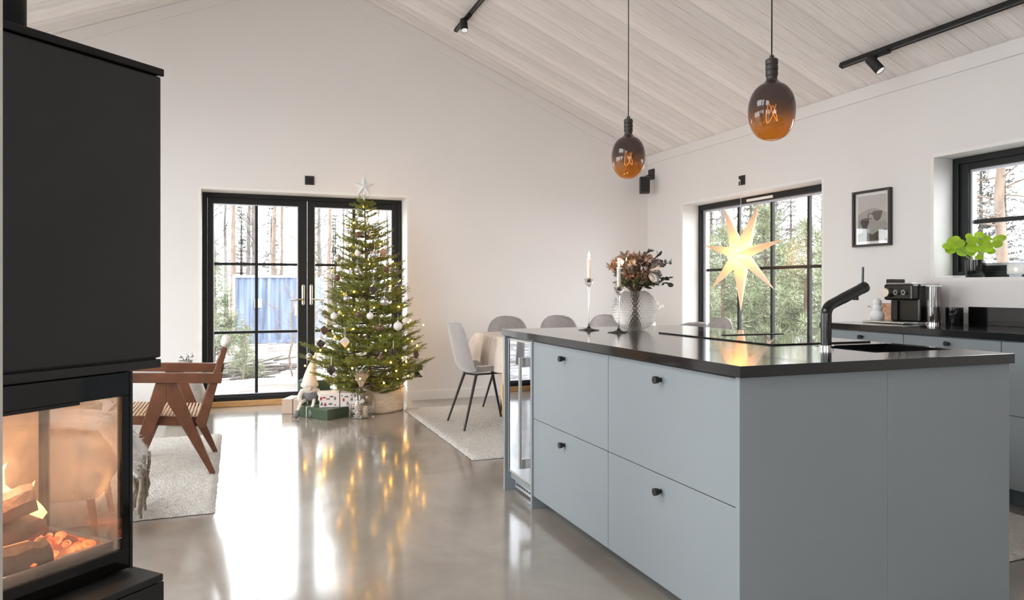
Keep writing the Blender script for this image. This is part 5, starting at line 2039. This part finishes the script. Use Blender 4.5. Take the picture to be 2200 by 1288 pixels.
def cloth(u, v):
    """a sheet larger than the table: the part past the edge hangs down in folds"""
    ov = .30
    X = TX0 - ov + (TX1 - TX0 + 2 * ov) * u
    Y = TY0 - ov + (TY1 - TY0 + 2 * ov) * v
    ox = max(TX0 - X, 0, X - TX1)
    oy = max(TY0 - Y, 0, Y - TY1)
    cx, cy = min(max(X, TX0), TX1), min(max(Y, TY0), TY1)
    d = math.hypot(ox, oy)
    if d < 1e-6:
        return (cx, cy, TZ + .002)
    drop = min(d, .42)
    s_ = (Y if ox > oy else X)
    fold = .022 * math.sin(s_ * 46 + 2.2 * math.sin(s_ * 13)) * min(1, drop / .12)
    out = .012 + .028 * min(1, drop / .2)
    if ox > 0 and oy > 0:
        a = math.atan2(oy, ox)
        out += .07 * math.sin(2 * a) * min(1, drop / .15)
        dx, dy = math.cos(a), math.sin(a)
    elif ox > 0:
        dx, dy = 1, 0
        out += fold
    else:
        dx, dy = 0, 1
        out += fold
    sx = -1 if X < TX0 else 1
    sy = -1 if Y < TY0 else 1
    z = TZ - drop * .93 + (.03 if drop < .02 else 0) * 0
    return (cx + sx * dx * out * (1 if ox > 0 else 0), cy + sy * dy * out * (1 if oy > 0 else 0), z)


ct.grid(cloth, 200, 130)
cto = ct.build('tablecloth', M['linen'], smooth=True, solid=.003, loc=(2.96, 5.74, .022))
tag(cto, 'crumpled beige linen tablecloth hanging over the table end', 'tablecloth')

PROF = [(.245, .452), (.215, .470), (.12, .466), (.0, .452), (-.10, .446), (-.165, .460), (-.205, .510), (-.228, .58), (-.250, .66), (-.272, .75), (-.288, .82), (-.296, .862)]


def prof_at(t):
    f = t * (len(PROF) - 1)
    i = min(len(PROF) - 2, int(f))
    f -= i
    p0, p1 = Vector(PROF[max(0, i - 1)]), Vector(PROF[i])
    p2, p3 = Vector(PROF[i + 1]), Vector(PROF[min(len(PROF) - 1, i + 2)])
    return .5 * ((2 * p1) + (p2 - p0) * f + (2 * p0 - 5 * p1 + 4 * p2 - p3) * f * f + (3 * p1 - p0 - 3 * p2 + p3) * f ** 3)


def make_chair(lb, quilt=True):
    t = thing('dining_chair', lb, 'chair', (0, 0, 0))
    NU, NV = 56, 26

    def surf(u, v, off):
        p = prof_at(u)
        e = prof_at(min(1, u + .01)) - prof_at(max(0, u - .01))
        e.normalize()
        nx_, nz_ = e.y, -e.x          # towards the sitter
        if nz_ < 0 and u < .4:
            nx_, nz_ = -nx_, -nz_
        # end rounding
        w = .222
        if u < .2:
            w *= math.sqrt(max(0, 1 - ((.2 - u) / .2) ** 2.4))
        if u > .60:
            w *= math.sqrt(max(0, 1 - ((u - .60) / .40) ** 2.5))
        w = max(w, .002)
        y = w * (2 * v - 1)
        q = (2 * v - 1) ** 2
        edge = max(0, 1 - (abs(2 * v - 1)) ** 6) * min(1, u / .03) * min(1, (1 - u) / .03)
        cup = .055 * q * (1 if .25 < u < .95 else .6)
        o_ = off * (edge ** .5)
        if off > 0 and quilt and u > .36:
            s1 = abs(math.sin((u * 17 + v * 4.2) * PI / 1.7))
            s2 = abs(math.sin((u * 17 - v * 4.2) * PI / 1.7))
            o_ -= .010 * (1 - min(1, 5 * min(s1, s2))) * edge
        return (p.x + nx_ * (cup + o_), y, p.y + nz_ * (cup * (1 if u < .45 else .0) + o_))
    sh = MB()
    sh.grid(lambda u, v: surf(u, v, .022), NU, NV)
    n0 = len(sh.v)
    sh.grid(lambda u, v: surf(u, v, -.018), NU, NV)
    sh.build('seat_shell', M['velvet'], t, smooth=True)
    rg = MB()
    rg.tube([(.12, .13, .435), (-.12, .14, .430), (-.155, 0, .425), (-.12, -.14, .430), (.12, -.13, .435), (.15, 0, .435), (.12, .13, .435)], .008, 8)
    rg.build('seat_frame', M['chairleg'], t, smooth='auto')
    for (x0_, y0_, x1_, y1_) in ((-.115, .15, -.245, .24), (-.115, -.15, -.245, -.24), (.12, .15, .24, .24), (.12, -.15, .24, -.24)):
        MB().tube([(x0_, y0_, .437), (x1_, y1_, .0)], [.0125, .0085], 14).build('leg', M['chairleg'], t, smooth='auto')
    return t


ch = make_chair('grey velvet dining chair at the near end of the table, seen from its side')
ch.location = (1.93, 5.74, .024)
for x_, y_, rz, lb in [
        (2.43, 6.30, -PI / 2, 'quilted grey dining chair at the far table side, leftmost of that row'),
        (2.97, 6.30, -PI / 2, 'quilted grey dining chair, middle of the row at the far table side'),
        (3.50, 6.30, -PI / 2, 'quilted grey dining chair half hidden behind the hobnail vase'),
        (3.86, 5.47, PI, 'grey chair at the far table end, its top seen below the star'),
        (3.42, 5.15, PI / 2, 'dining chair on the near table side, only its back rim above the island')]:
    dup(ch, (x_, y_, .024), rz, lb)
tv = thing('tulip_vase', 'round white vase on the dining table behind the hobnail vase', 'vase', (3.33, 5.48, .762))
MB().lathe([(.045, 0), (.070, .01), (.083, .05), (.080, .09), (.055, .125), (.035, .135), (.03, .13), (1e-4, .11)], 36).build('vase_body', M['whiteceramic'], tv, smooth=True)
tu = thing('tulips', 'white tulips with fresh green leaves in the white vase', 'flowers', (3.33, 5.48, .885))
r_ = random.Random(2)
tst, tlf, tpt = MB(), MB(), MB()
for (dx, dz) in ((.03, .145), (.075, .11), (.115, .085), (.00, .12), (.055, .14)):
    d = Vector((dx * .93, -dx * .36 - .01, 0))
    top = d + Vector((0, 0, dz))
    tst.tube([(0, 0, 0), tuple(d * .4 + Vector((0, 0, dz * .7))), tuple(top)], .003, 6)
    dr_ = (top - d * .5).normalized()
    mm = MB().sphere((0, 0, 0), .019, 14, 10, (1, 1, 1.55))
    mm.xform(Matrix.Translation(top + dr_ * .02) @ dr_.to_track_quat('Z', 'Y').to_matrix().to_4x4())
    tpt.add(mm.v, mm.f)
for a in range(7):
    petal(tlf, (0, 0, 0), (math.cos(a) * .6 + .4, math.sin(a) * .6 - .2, 1), r_.uniform(.09, .14), .012, .3, 6)
tst.build('stems', M['stemgreen'], tu)
tlf.build('leaves', M['stemgreen'], tu, fix=False)
tpt.build('blossoms', M['petalwhite'], tu, smooth=True)

# ------------------------------------------------------------------ decorated fir tree
TCX, TCY = 1.14, 6.72
PT = [(.2, .28), (.34, .53), (.5, .61), (.65, .565), (.8, .50), (1.0, .43), (1.23, .375), (1.45, .31), (1.66, .25), (1.85, .14), (1.96, .06), (2.0, .02)]


def tr_r(z):
    for (a, ra), (b, rb) in zip(PT, PT[1:]):
        if a <= z <= b:
            return ra + (rb - ra) * (z - a) / (b - a)
    return .02


xt = thing('christmas_tree', 'decorated green fir tree with warm lights before the patio door', 'christmas tree', (TCX, TCY, 0))
MB().tube([(.03, .03, .06), (.005, .01, .5), (-.02, 0, 1.2), (-.039, 0, 1.97)], [.024, .021, .014, .004], 10).build('trunk', M['bark'], xt, smooth=True)
r_ = random.Random(44)
nd_, wd_ = MB(), MB()
tips = []


def needles_along(p, q, step, ln):
    L = (q - p).length
    d = (q - p).normalized()
    a0 = r_.uniform(0, 6)
    s_ = d.orthogonal().normalized()
    t_ = d.cross(s_)
    n = max(3, int(L / step))
    for i in range(n + 5):
        c = p.lerp(q, min(1, i / n))
        a = a0 + i * 2.4
        e = (s_ * math.cos(a) + t_ * math.sin(a))
        e = (e + d * (.75 if i < n else 2.2) + Vector((0, 0, .15))).normalized() * ln * r_.uniform(.8, 1.15)
        w = d.cross(e).normalized() * .0019
        o = len(nd_.v)
        m_ = c + e * .55
        nd_.v += [tuple(c), tuple(m_ - w), tuple(c + e), tuple(m_ + w)]
        nd_.f.append((o, o + 1, o + 2, o + 3))
        nd_.mi.append(0)


z = .24
k = 0
while z < 1.93:
    Rz = tr_r(z)
    n = 9 if z < 1.3 else (7 if z < 1.7 else 5)
    a0 = r_.uniform(0, 6)
    for i in range(n):
        a = a0 + 2 * PI * i / n + r_.uniform(-.2, .2)
        zz = z + r_.uniform(-.03, .03)
        L = Rz * r_.uniform(.82, 1.08)
        if z < .48 and abs((a + PI / 2 + .12 + PI) % (2 * PI) - PI) < .75:
            L *= .45
        rise = .10 + .25 * (z / 2) + r_.uniform(-.05, .08)
        d = Vector((math.cos(a), math.sin(a), rise)).normalized()
        b0 = Vector((0, 0, zz - .06 * L))
        pts = []
        for j in range(6):
            t = j / 5
            p = b0 + d * L * t - Vector((0, 0, .10 * L * math.sin(PI * t)))
            pts.append(p)
        if math.hypot(pts[-1].x, pts[-1].y) + 0 and TCY + pts[-1].y > 7.50:
            continue
        wd_.tube([tuple(p) for p in pts], [.006 * (1 - .8 * j / 5) * (.6 + Rz) for j in range(6)], 4, caps=False)
        for j in range(1, 5):
            needles_along(pts[j], pts[j + 1], .0033, .019)
        tips.append(pts[-1])
        ns = max(2, int(L / .042))
        for j in range(ns):
            t = .22 + .74 * j / ns
            f = t * 5
            i0 = min(4, int(f))
            c = pts[i0].lerp(pts[i0 + 1], f - i0)
            for sg in (-1, 1):
                sd = Vector((-math.sin(a), math.cos(a), 0)) * sg
                e = (sd * r_.uniform(.6, 1.0) + d * r_.uniform(.6, 1.0) + Vector((0, 0, r_.uniform(-.15, .45)))).normalized()
                sl_ = (.035 + .30 * L * (1 - t)) * r_.uniform(.8, 1.15)
                q_ = c + e * sl_
                wd_.tube([tuple(c), tuple(q_)], [.0022, .0012], 3, caps=False)
                needles_along(c, q_, .0033, .018)
                if sl_ > .07:
                    for g_ in (.4, .7):
                        e2 = (e + sd * r_.uniform(-.9, .9) + d * .4 + Vector((0, 0, r_.uniform(-.3, .4)))).normalized()
                        c2 = c.lerp(q_, g_)
                        q2 = c2 + e2 * sl_ * .5
                        needles_along(c2, q2, .0033, .017)
                tips.append(q_)
    z += .078 if z < 1.5 else .06
for j in range(8):
    e = Vector((r_.uniform(-.5, .5), r_.uniform(-.5, .5), 1)).normalized()
    c = Vector((0, 0, 1.90))
    needles_along(c, c + e * .10, .004, .018)
for mb_ in (nd_, wd_):
    mb_.v = [(x - .04 * max(0, z - .4) / 1.6, y, z) for x, y, z in mb_.v]
wd_.build('branches', M['bark'], xt, fix=False)
nd_.build('needles', M['needle'], xt, fix=False)

# string of lights: cable spiralling up, 96 bulbs
sl_ = thing('string_lights', 'string of warm white fairy lights wound around the fir tree', 'string lights', (TCX, TCY, 0))
cab = []
NB = 96
bl_ = []
for i in range(NB * 4):
    t = i / (NB * 4)
    zz = .30 + 1.62 * (1 - (1 - t) ** .62) if False else .27 + 1.66 * t ** 1.25
    a = 2 * PI * 9.5 * t
    rr = tr_r(zz) * (.70 + .16 * math.sin(i * 1.7))
    p = Vector((rr * math.cos(a), rr * math.sin(a), zz + .018 * math.sin(i * 2.3)))
    cab.append(tuple(p))
    if i % 4 == 0:
        o_ = Vector((math.cos(a), math.sin(a), 0)) * r_.uniform(-.03, .10) * min(1, rr * 3)
        bl_.append(p + o_ + Vector((0, 0, r_.uniform(-.02, .03))))
MB().tube(cab, .0014, 4).build('light_cable', M['gold'], sl_, fix=False)
bm0 = MB().sphere((0, 0, 0), .0062, 10, 6, (1, 1, 1.3)).build('bulb', M['bulb'], sl_, smooth=True)
bm0.location = bl_[0]
for p in bl_[1:]:
    b_ = bm0.copy()
    C.objects.link(b_)
    b_.parent = sl_
    b_.location = p

# star on top
sto = thing('tree_top_star', 'silver white five-pointed star on top of the fir tree', 'star', (TCX - .045, TCY - .01, 2.085))
sm_ = MB()
vs = [(0, -.022, 0), (0, .022, 0)]
for k in range(5):
    a = PI / 2 + 2 * PI * k / 5
    vs.append((.112 * math.cos(a), 0, .112 * math.sin(a)))
    a2 = a + PI / 5
    vs.append((.044 * math.cos(a2), 0, .044 * math.sin(a2)))
fs = []
for k in range(5):
    tip, inn, prv = 2 + 2 * k, 3 + 2 * k, 3 + 2 * ((k - 1) % 5)
    for c_ in (0, 1):
        fs += [(c_, tip, inn), (c_, prv, tip)]
sm_.add(vs, fs)
sm_.build('star_body', M['starsilver'], sto, rot=(0, 0, R(-12)))
MB().tube([(0, 0, -.04), (0, .005, -.13)], [.006, .009], 10).build('star_foot', M['starsilver'], sto, smooth='auto')

# ornaments, each where it hangs
def ball_proto(m, name, cat, rsc=1.0):
    t = thing(name, '', cat, (0, 0, -60))
    MB().sphere((0, 0, 0), .03 * rsc, 28, 18).build('ball', M[m], t, smooth=True)
    MB().lathe([(.007, .0285), (.007, .037), (.003, .038), (1e-4, .038)], 14).build('cap', M['silver'], t, smooth='auto')
    MB().tube([(0, 0, .037), (.003, 0, .055), (0, 0, .085)], .0008, 5).build('hanger', M['ribbonwhite'], t)
    return t


def paper_proto(m):
    t = thing('paper_ornament', '', 'ornament', (0, 0, -60))
    mb = MB()
    n = 20
    pr = [(.002, -.042), (.016, -.025), (.034, -.004), (.036, .006), (.022, .024), (.006, .036), (.002, .040)]
    o = 0
    for r, z_ in pr:
        for k in range(n * 2):
            a = PI * k / n
            rr = r * (1 if k % 2 == 0 else .70)
            mb.v.append((rr * math.cos(a), rr * math.sin(a), z_))
    for i in range(len(pr) - 1):
        for k in range(n * 2):
            a, b = i * n * 2 + k, i * n * 2 + (k + 1) % (n * 2)
            mb.f.append((a, b, b + n * 2, a + n * 2))
            mb.mi.append(0)
    mb.build('folded_paper', M[m], t)
    MB().tube([(-.004, 0, .038), (-.005, 0, .09), (0, 0, .115)], .0012, 5).tube([(.004, 0, .038), (.005, 0, .09), (0, 0, .115)], .0012, 5).build('hanger', M['ribbonwhite'], t)
    return t


PRO = {'s': ball_proto('silver', 'bauble', 'bauble'), 'w': ball_proto('whitebauble', 'bauble', 'bauble'), 'b': ball_proto('brownbauble', 'bauble', 'bauble'),
       'g': ball_proto('clearbauble', 'bauble', 'bauble'), 'pb': paper_proto('paperbeige'), 'pb2': paper_proto('paperbrown'), 'pw': paper_proto('paperwhite'), 'pd': paper_proto('paperdark')}
ORN = [(1.172, 6.537, 1.717, .036, 'g', 'translucent silver bauble, topmost on the right of the tree'),
       (1.016, 6.535, 1.629, .029, 'b', 'dark brown bauble highest in the middle of the tree'),
       (1.141, 6.442, 1.449, .037, 's', 'large silver bauble in the upper right of the tree'),
       (1.228, 6.466, 1.472, .037, 'pb', 'beige folded paper ornament at the upper right edge'),
       (1.001, 6.485, 1.461, .026, 'w', 'white bauble in the upper middle of the tree'),
       (.863, 6.734, 1.427, .034, 's', 'grey silver bauble hanging free at the upper left edge'),
       (.993, 6.439, 1.315, .0286, 's', 'silver bauble in the upper middle below the white one'),
       (1.245, 6.426, 1.321, .025, 'b', 'small brown bauble at the upper right edge'),
       (1.335, 6.475, 1.307, .029, 'g', 'clear glass bauble hanging over the right frame, upper one'),
       (.837, 6.593, 1.243, .029, 'b', 'brown bauble at the left edge above mid-height'),
       (1.117, 6.35, 1.14, .037, 'pd', 'dark folded paper ornament in the middle of the tree'),
       (.896, 6.416, 1.063, .028, 's', 'silver bauble left of centre at mid-height'),
       (1.208, 6.325, 1.034, .039, 's', 'large matt silver bauble right of centre at mid-height'),
       (.794, 6.461, .91, .030, 'w', 'white glitter bauble at the left, just below mid-height'),
       (1.077, 6.287, .915, .030, 'w', 'white glitter bauble in the centre of the tree'),
       (1.355, 6.442, 1.177, .029, 'g', 'clear glass bauble at the right edge, middle one'),
       (1.40, 6.358, .862, .027, 'w', 'white bauble hanging free at the right tree edge'),
       (1.321, 6.296, .821, .039, 'w', 'large white textured bauble at the lower right'),
       (1.155, 6.253, .811, .028, 'b', 'brown bauble right of centre in the lower half'),
       (.718, 6.52, .785, .037, 'pb2', 'brown folded paper ornament at the left edge, upper one'),
       (.865, 6.295, .695, .040, 'pw', 'white folded paper ornament with ribbon, lower left'),
       (.685, 6.493, .668, .037, 'pd', 'dark folded paper ornament at the left edge, under the brown one'),
       (.734, 6.629, .936, .023, 'b', 'small brown bauble at the far left above the paper ornaments'),
       (.602, 6.66, .544, .029, 's', 'silver bauble hanging lowest at the left above the gnome hat'),
       (.757, 6.347, .451, .038, 'pd', 'dark grey folded paper ornament low above the gifts'),
       (1.261, 6.195, .603, .032, 'pd', 'dark paper ornament at the lower right with a ribbon'),
       (1.143, 6.165, .562, .024, 'b', 'small brown bauble low in the middle of the tree'),
       (.983, 6.317, .927, .024, 'b', 'small dark bauble left of the central white one')]
uo = set()
for x, y, z_, r__, k_, lb in ORN:
    base = .030 if not k_.startswith('p') else .036
    sc = r__ / base
    if k_ not in uo:
        uo.add(k_)
        t = PRO[k_]
        t.location = (x, y, z_)
        t.scale = (sc, sc, sc)
        t['label'] = lb
    else:
        t = dup(PRO[k_], (x, y, z_), r_.uniform(0, 6), lb, None, sc)
    t['group'] = 'ornaments on the fir tree'
cone = MB()
for i in range(9):
    for k in range(9):
        a = 2 * PI * (k / 9 + i * .055)
        rr = .021 * math.sin(PI * (i + 1) / 10.5) ** .7
        zc = -.032 + .0075 * i
        c = Vector((rr * math.cos(a), rr * math.sin(a), zc))
        cone.tube([(0, 0, zc - .004), tuple(c), tuple(c * 1.12 + Vector((0, 0, .005)))], [.003, .0045, .001], 5)
pcn = cone.build('pine_cone', M['bark'], smooth=True, loc=(1.485, 6.298, .567))
tag(pcn, 'small dark pine cone at the lower right tip of the fir tree', 'pine cone', 'ornaments on the fir tree')

# ------------------------------------------------------------------ under the tree
BX, BY = 1.245, 6.93
jb = thing('tree_basket', 'cream jute basket collar around the foot of the fir tree', 'basket', (BX, BY, 0))
r_ = random.Random(9)
bw = MB()
bw.grid(lambda u, v: ((.262 - .012 * v + .004 * math.sin(u * 50) + .007 * math.sin(u * 19 + v * 3)) * math.cos(2 * PI * u), (.262 - .012 * v + .004 * math.sin(u * 50) + .007 * math.sin(u * 19 + v * 3)) * math.sin(2 * PI * u), .003 + .235 * v + .008 * math.sin(2 * PI * u + .6) * v), 120, 14)
bw.build('woven_side', M['jute'], jb, smooth=True, solid=.006)
rm = MB()
rm.tube([(.252 * math.cos(2 * PI * i / 60), .252 * math.sin(2 * PI * i / 60), .240 + .008 * math.sin(2 * PI * i / 60 + .6) + .003 * math.sin(i)) for i in range(61)], .008, 8)
rm.build('rim', M['jutedark'], jb, smooth=True)
MB().lathe([(.255, .001), (.255, .010), (1e-4, .010)], 40).build('base', M['jute'], jb)
# sheer tulle spilling over the right side
tl_m, n_, l_, p_ = new_mat('sheer_cream_tulle')
p_.inputs['Base Color'].default_value = (.88, .80, .68, 1)
p_.inputs['Roughness'].default_value = .8
p_.inputs['Alpha'].default_value = .42
tf = MB()
tf.grid(lambda u, v: (BX + (.262 + .02 * v + .08 * v ** 1.6) * math.cos(-.75 + 1.15 * u), BY + (.262 + .02 * v + .08 * v ** 1.6) * math.sin(-.75 + 1.15 * u), max(.006, .252 * (1 - v) ** .9 + .012 * math.sin(u * 22 + 3 * v) * v)), 50, 30)
tag(tf.build('tulle_cloth', tl_m, smooth=True), 'sheer cream tulle falling over the right side of the basket', 'cloth')

def giftbox(name, lb, c, rz, sx, sy, sz, m, rib=None, rw=.012, z0=0.0):
    t = thing(name, lb, 'gift', (c[0], c[1], z0), rz)
    MB().box(-sx / 2, sx / 2, -sy / 2, sy / 2, 0.0005, sz).build('wrapped_box', M[m], t, bevel=.004)
    if rib:
        for (fx, w) in rib[1]:
            MB().box(fx * sx - w / 2, fx * sx + w / 2, -sy / 2 - .0022, sy / 2 + .0022, 0.0, sz + .002).build('ribbon', M[rib[0]], t)
        for (fy, w) in rib[2]:
            MB().box(-sx / 2 - .0022, sx / 2 + .0022, fy * sy - w / 2, fy * sy + w / 2, 0.0, sz + .0025).build('ribbon', M[rib[0]], t)
    return t


ang = math.atan2(.157, .24)
u_ = Vector((math.cos(ang), math.sin(ang)))
v_ = Vector((-math.sin(ang), math.cos(ang)))
A0 = Vector((.738, 6.482))
cc = A0 + u_ * .16 + v_ * .195
giftbox('gift_box', 'large flat green gift with white ribbons lying in front of the tree', cc, ang, .32, .39, .092, 'greenwrap', ('ribbonwhite', [(.30, .011)], [(.22, .011)]))
g2c = (.865, 6.70)
g2 = giftbox('gift_box', 'white gift printed with small red and grey motifs on the green one', g2c, R(-8), .33, .20, .125, 'whitewrap', ('ribbonbrown', [(.03, .008)], []), z0=.0925)
r_ = random.Random(3)
def printed(parent, x, z_, kind, m):
    mb = MB()
    y_ = -.1003 - .0006
    if kind == 0:
        mb.prism([(x - .014, z_), (x + .014, z_), (x, z_ + .034)], 'y', y_, y_ + .0006)
    elif kind == 1:
        mb.prism([(x - .016, z_), (x + .016, z_), (x + .016, z_ + .008), (x + .004, z_ + .014), (x - .016, z_ + .010)], 'y', y_, y_ + .0006)
    elif kind == 2:
        mb.prism([(x - .008, z_), (x + .008, z_), (x + .009, z_ + .022), (x, z_ + .032), (x - .009, z_ + .022)], 'y', y_, y_ + .0006)
    else:
        mb.tube([(x, y_, z_), (x, y_ + .0006, z_)], .007, 8)
    return mb.build('printed_motif', m, parent)


bxp = [c for c in g2.children if c.name.startswith('wrapped_box')][0]
for x_, z_, k_, m_ in [(-.145, .02, 0, 'printgrey'), (-.115, .012, 2, 'printred'), (-.125, .082, 1, 'printred'), (-.09, .07, 1, 'printgrey'), (-.152, .065, 2, 'printred'), (-.07, .025, 1, 'printgreen'), (-.06, .09, 1, 'printgreen'), (-.03, .065, 2, 'printgrey'), (-.03, .02, 3, 'printred'),
                       (.045, .05, 2, 'printred'), (.08, .02, 0, 'printgrey'), (.07, .085, 1, 'printgreen'), (.115, .055, 0, 'printgrey'), (.145, .015, 1, 'printred'), (.145, .085, 2, 'printgrey'), (.03, .1, 3, 'printgrey'), (.115, .1, 3, 'printred')]:
    printed(bxp, x_, z_, k_, M[m_])
giftbox('gift_box', 'upright green gift standing behind the gnome at the door', (.70, 7.06), R(-14), .29, .17, .295, 'greenwrap', ('ribbonwhite', [(-.22, .010)], []))
giftbox('gift_box', 'gift in printed brown paper lying left behind the gnome', (.515, 7.05), R(-24), .17, .24, .135, 'brownwrap', ('ribbonbrown', [(.1, .010)], []))
bd = thing('wooden_boards', 'pair of pale upright wooden boards behind the gifts', 'boards', (.99, 7.14, 0), R(-6))
MB().box(-.085, -.03, -.012, .012, 0, .335).build('board', M['palepine'], bd, bevel=.003)
MB().box(-.01, .075, -.012, .012, 0, .30).build('board', M['palepine'], bd, bevel=.003)
MB().box(-.09, .08, -.05, .05, 0, .012).build('foot', M['palepine'], bd, bevel=.003)

# gnome
gn = thing('gnome', 'sitting cloth gnome with tall cream hat and grey body on the gifts', 'gnome doll', (.625, 6.86, 0))
gb_ = MB()
gb_.lathe([(.05, .13), (.068, .145), (.072, .19), (.062, .245), (.045, .28), (1e-4, .285)], 28)
gb_.build('body', M['felt_grey'], gn, smooth=True)
hb_ = MB()
r_ = random.Random(6)
hp_ = []
for i in range(13):
    t = i / 12
    hp_.append((.075 * t ** 2.2 * .9, -.01, .262 + .335 * t - .02 * t * t))
hb_.tube(hp_, [.072, .070, .064, .057, .050, .043, .036, .030, .024, .019, .014, .010, .006], 24)
hb_.lathe([(.070, .252), (.080, .262), (.078, .282), (.070, .290)], 28)
hb_.build('hat', M['felt_white'], gn, smooth=True)
MB().sphere((.0, -.07, .245), .017, 16, 10).build('nose', mat('skin_felt', (.70, .50, .40), .9, var=.05), gn, smooth=True)
brd = MB()
for k in range(260):
    a = r_.uniform(-2.6, -.5)
    p = Vector((.062 * math.cos(a), .062 * math.sin(a), .25))
    L = r_.uniform(.02, .048)
    brd.tube([tuple(p), tuple(p + Vector((.012 * math.cos(a) + r_.uniform(-.01, .01), .012 * math.sin(a), -L * .6))), tuple(p + Vector((r_.uniform(-.02, .02), .008 * math.sin(a), -L)))], [.003, .003, .001], 4, caps=False)
brd.build('beard', M['felt_white'], gn, fix=False)
for sx in (-1, 1):
    MB().tube([(sx * .06, -.02, .225), (sx * .095, -.045, .17), (sx * .085, -.075, .135)], [.024, .022, .020], 12).build('arm', M['felt_white'], gn, smooth=True)
    MB().tube([(sx * .035, -.03, .14), (sx * .055 - .03, -.11, .125), (sx * .06 - .06, -.17, .055)], [.018, .014, .013], 12).build('leg', M['felt_white'], gn, smooth=True)
    MB().tube([(sx * .06 - .06, -.17, .065), (sx * .062 - .064, -.185, .035), (sx * .065 - .072, -.21, .020)], [.021, .024, .020], 12).build('shoe', M['felt_grey'], gn, smooth=True)

# wire basket in cellophane
wbk = thing('wire_gift_basket', 'round wire basket wrapped in cellophane with a tied crinkled top', 'gift basket', (1.045, 6.55, 0))
wm = MB()
for zz in (.006, .030, .054, .078, .102, .118):
    rr = .092 + .020 * zz / .118
    wm.tube([(rr * math.cos(2 * PI * i / 36), rr * math.sin(2 * PI * i / 36), zz) for i in range(37)], .0017 if zz < .11 else .003, 6)
for k in range(30):
    a = 2 * PI * k / 30
    wm.tube([(.092 * math.cos(a), .092 * math.sin(a), .006), (.112 * math.cos(a), .112 * math.sin(a), .118)], .0014, 5)
wm.build('wire_frame', M['nickel'], wbk, smooth=True)
MB().lathe([(.088, .005), (.088, .009), (1e-4, .009)], 24).build('basket_floor', M['nickel'], wbk)
cp_m = thin_glass('crinkled_cellophane', (.96, .95, .94), 1.0, .10, 1.6)
cp = MB()
r_ = random.Random(15)
noise_ = [[r_.uniform(-1, 1) for _ in range(48)] for _ in range(26)]


def cell(u, v):
    a = 2 * PI * u
    if v < .55:
        t = v / .55
        r = .118 + .012 * math.sin(PI * t) if t < .5 else .130 - (.130 - .020) * ((t - .5) / .5) ** 1.5
        z_ = .004 + .266 * t
    else:
        t = (v - .55) / .45
        r = .020 + .060 * t ** 1.3
        z_ = .27 + .145 * t
    nn = noise_[int(v * 25)][int(u * 48) % 48]
    r += nn * (.006 if v < .55 else .012 * (v - .5) * 2)
    z_ += nn * .004
    return (r * math.cos(a), r * math.sin(a), max(z_, .003))


cp.grid(cell, 48, 25)
cp.build('cellophane', cp_m, wbk, fix=False)
sh_ = MB()
for k in range(150):
    a = r_.uniform(0, 2 * PI)
    rr = r_.uniform(.015, .075)
    sh_.tube([(.012 * math.cos(a), .012 * math.sin(a), .265), (rr * .6 * math.cos(a), rr * .6 * math.sin(a), .34), (rr * math.cos(a) + r_.uniform(-.01, .01), rr * math.sin(a), r_.uniform(.37, .43))], [.0012, .0014, .0008], 4, caps=False)
sh_.build('straw_fan', mat('pale_straw', (.74, .64, .52), .6, var=.2, vscale=40), wbk, fix=False)
rb = MB()
rb.tube([(.024 * math.cos(2 * PI * i / 20), .024 * math.sin(2 * PI * i / 20), .270) for i in range(21)], .005, 6)
rb.tube([(0, -.025, .27), (.05, -.06, .25), (.075, -.09, .19), (.06, -.12, .12)], .004, 5).tube([(0, -.025, .27), (-.04, -.07, .22), (.02, -.11, .17)], .004, 5).tube([(.02, -.02, .27), (.09, -.03, .29), (.12, -.02, .26)], .004, 5)
rb.build('ribbon', M['ribbonbrown'], wbk, smooth=True)
MB().box(.012, .062, -.118, -.114, .140, .168).build('gift_tag', M['white'], wbk, rot=(0, R(-20), 0), loc=(0, 0, 0))
ct_ = [((-.035, -.02), .028, .155), ((.035, -.02), .025, .12), ((0, .035), .03, .19)]
for k, ((x_, y_), rr, hh) in enumerate(ct_):
    j = thing('gift_jar', ['white-lidded jar in the wrapped wire basket, left one', 'small jar in the wrapped wire basket, right one', 'taller jar at the back of the wrapped wire basket'][k], 'jar', (1.045 + x_, 6.55 + y_, .0095))
    MB().lathe([(rr, 0), (rr, hh * .7), (rr * .8, hh * .8), (1e-4, hh * .8)], 20).build('jar_body', M[['linen', 'jute', 'linen'][k]], j, smooth='auto')
    MB().lathe([(rr * .82, hh * .805), (rr * .82, hh), (1e-4, hh)], 20).build('jar_lid', M[['silver', 'ribbonbrown', 'silver'][k]], j, smooth='auto')
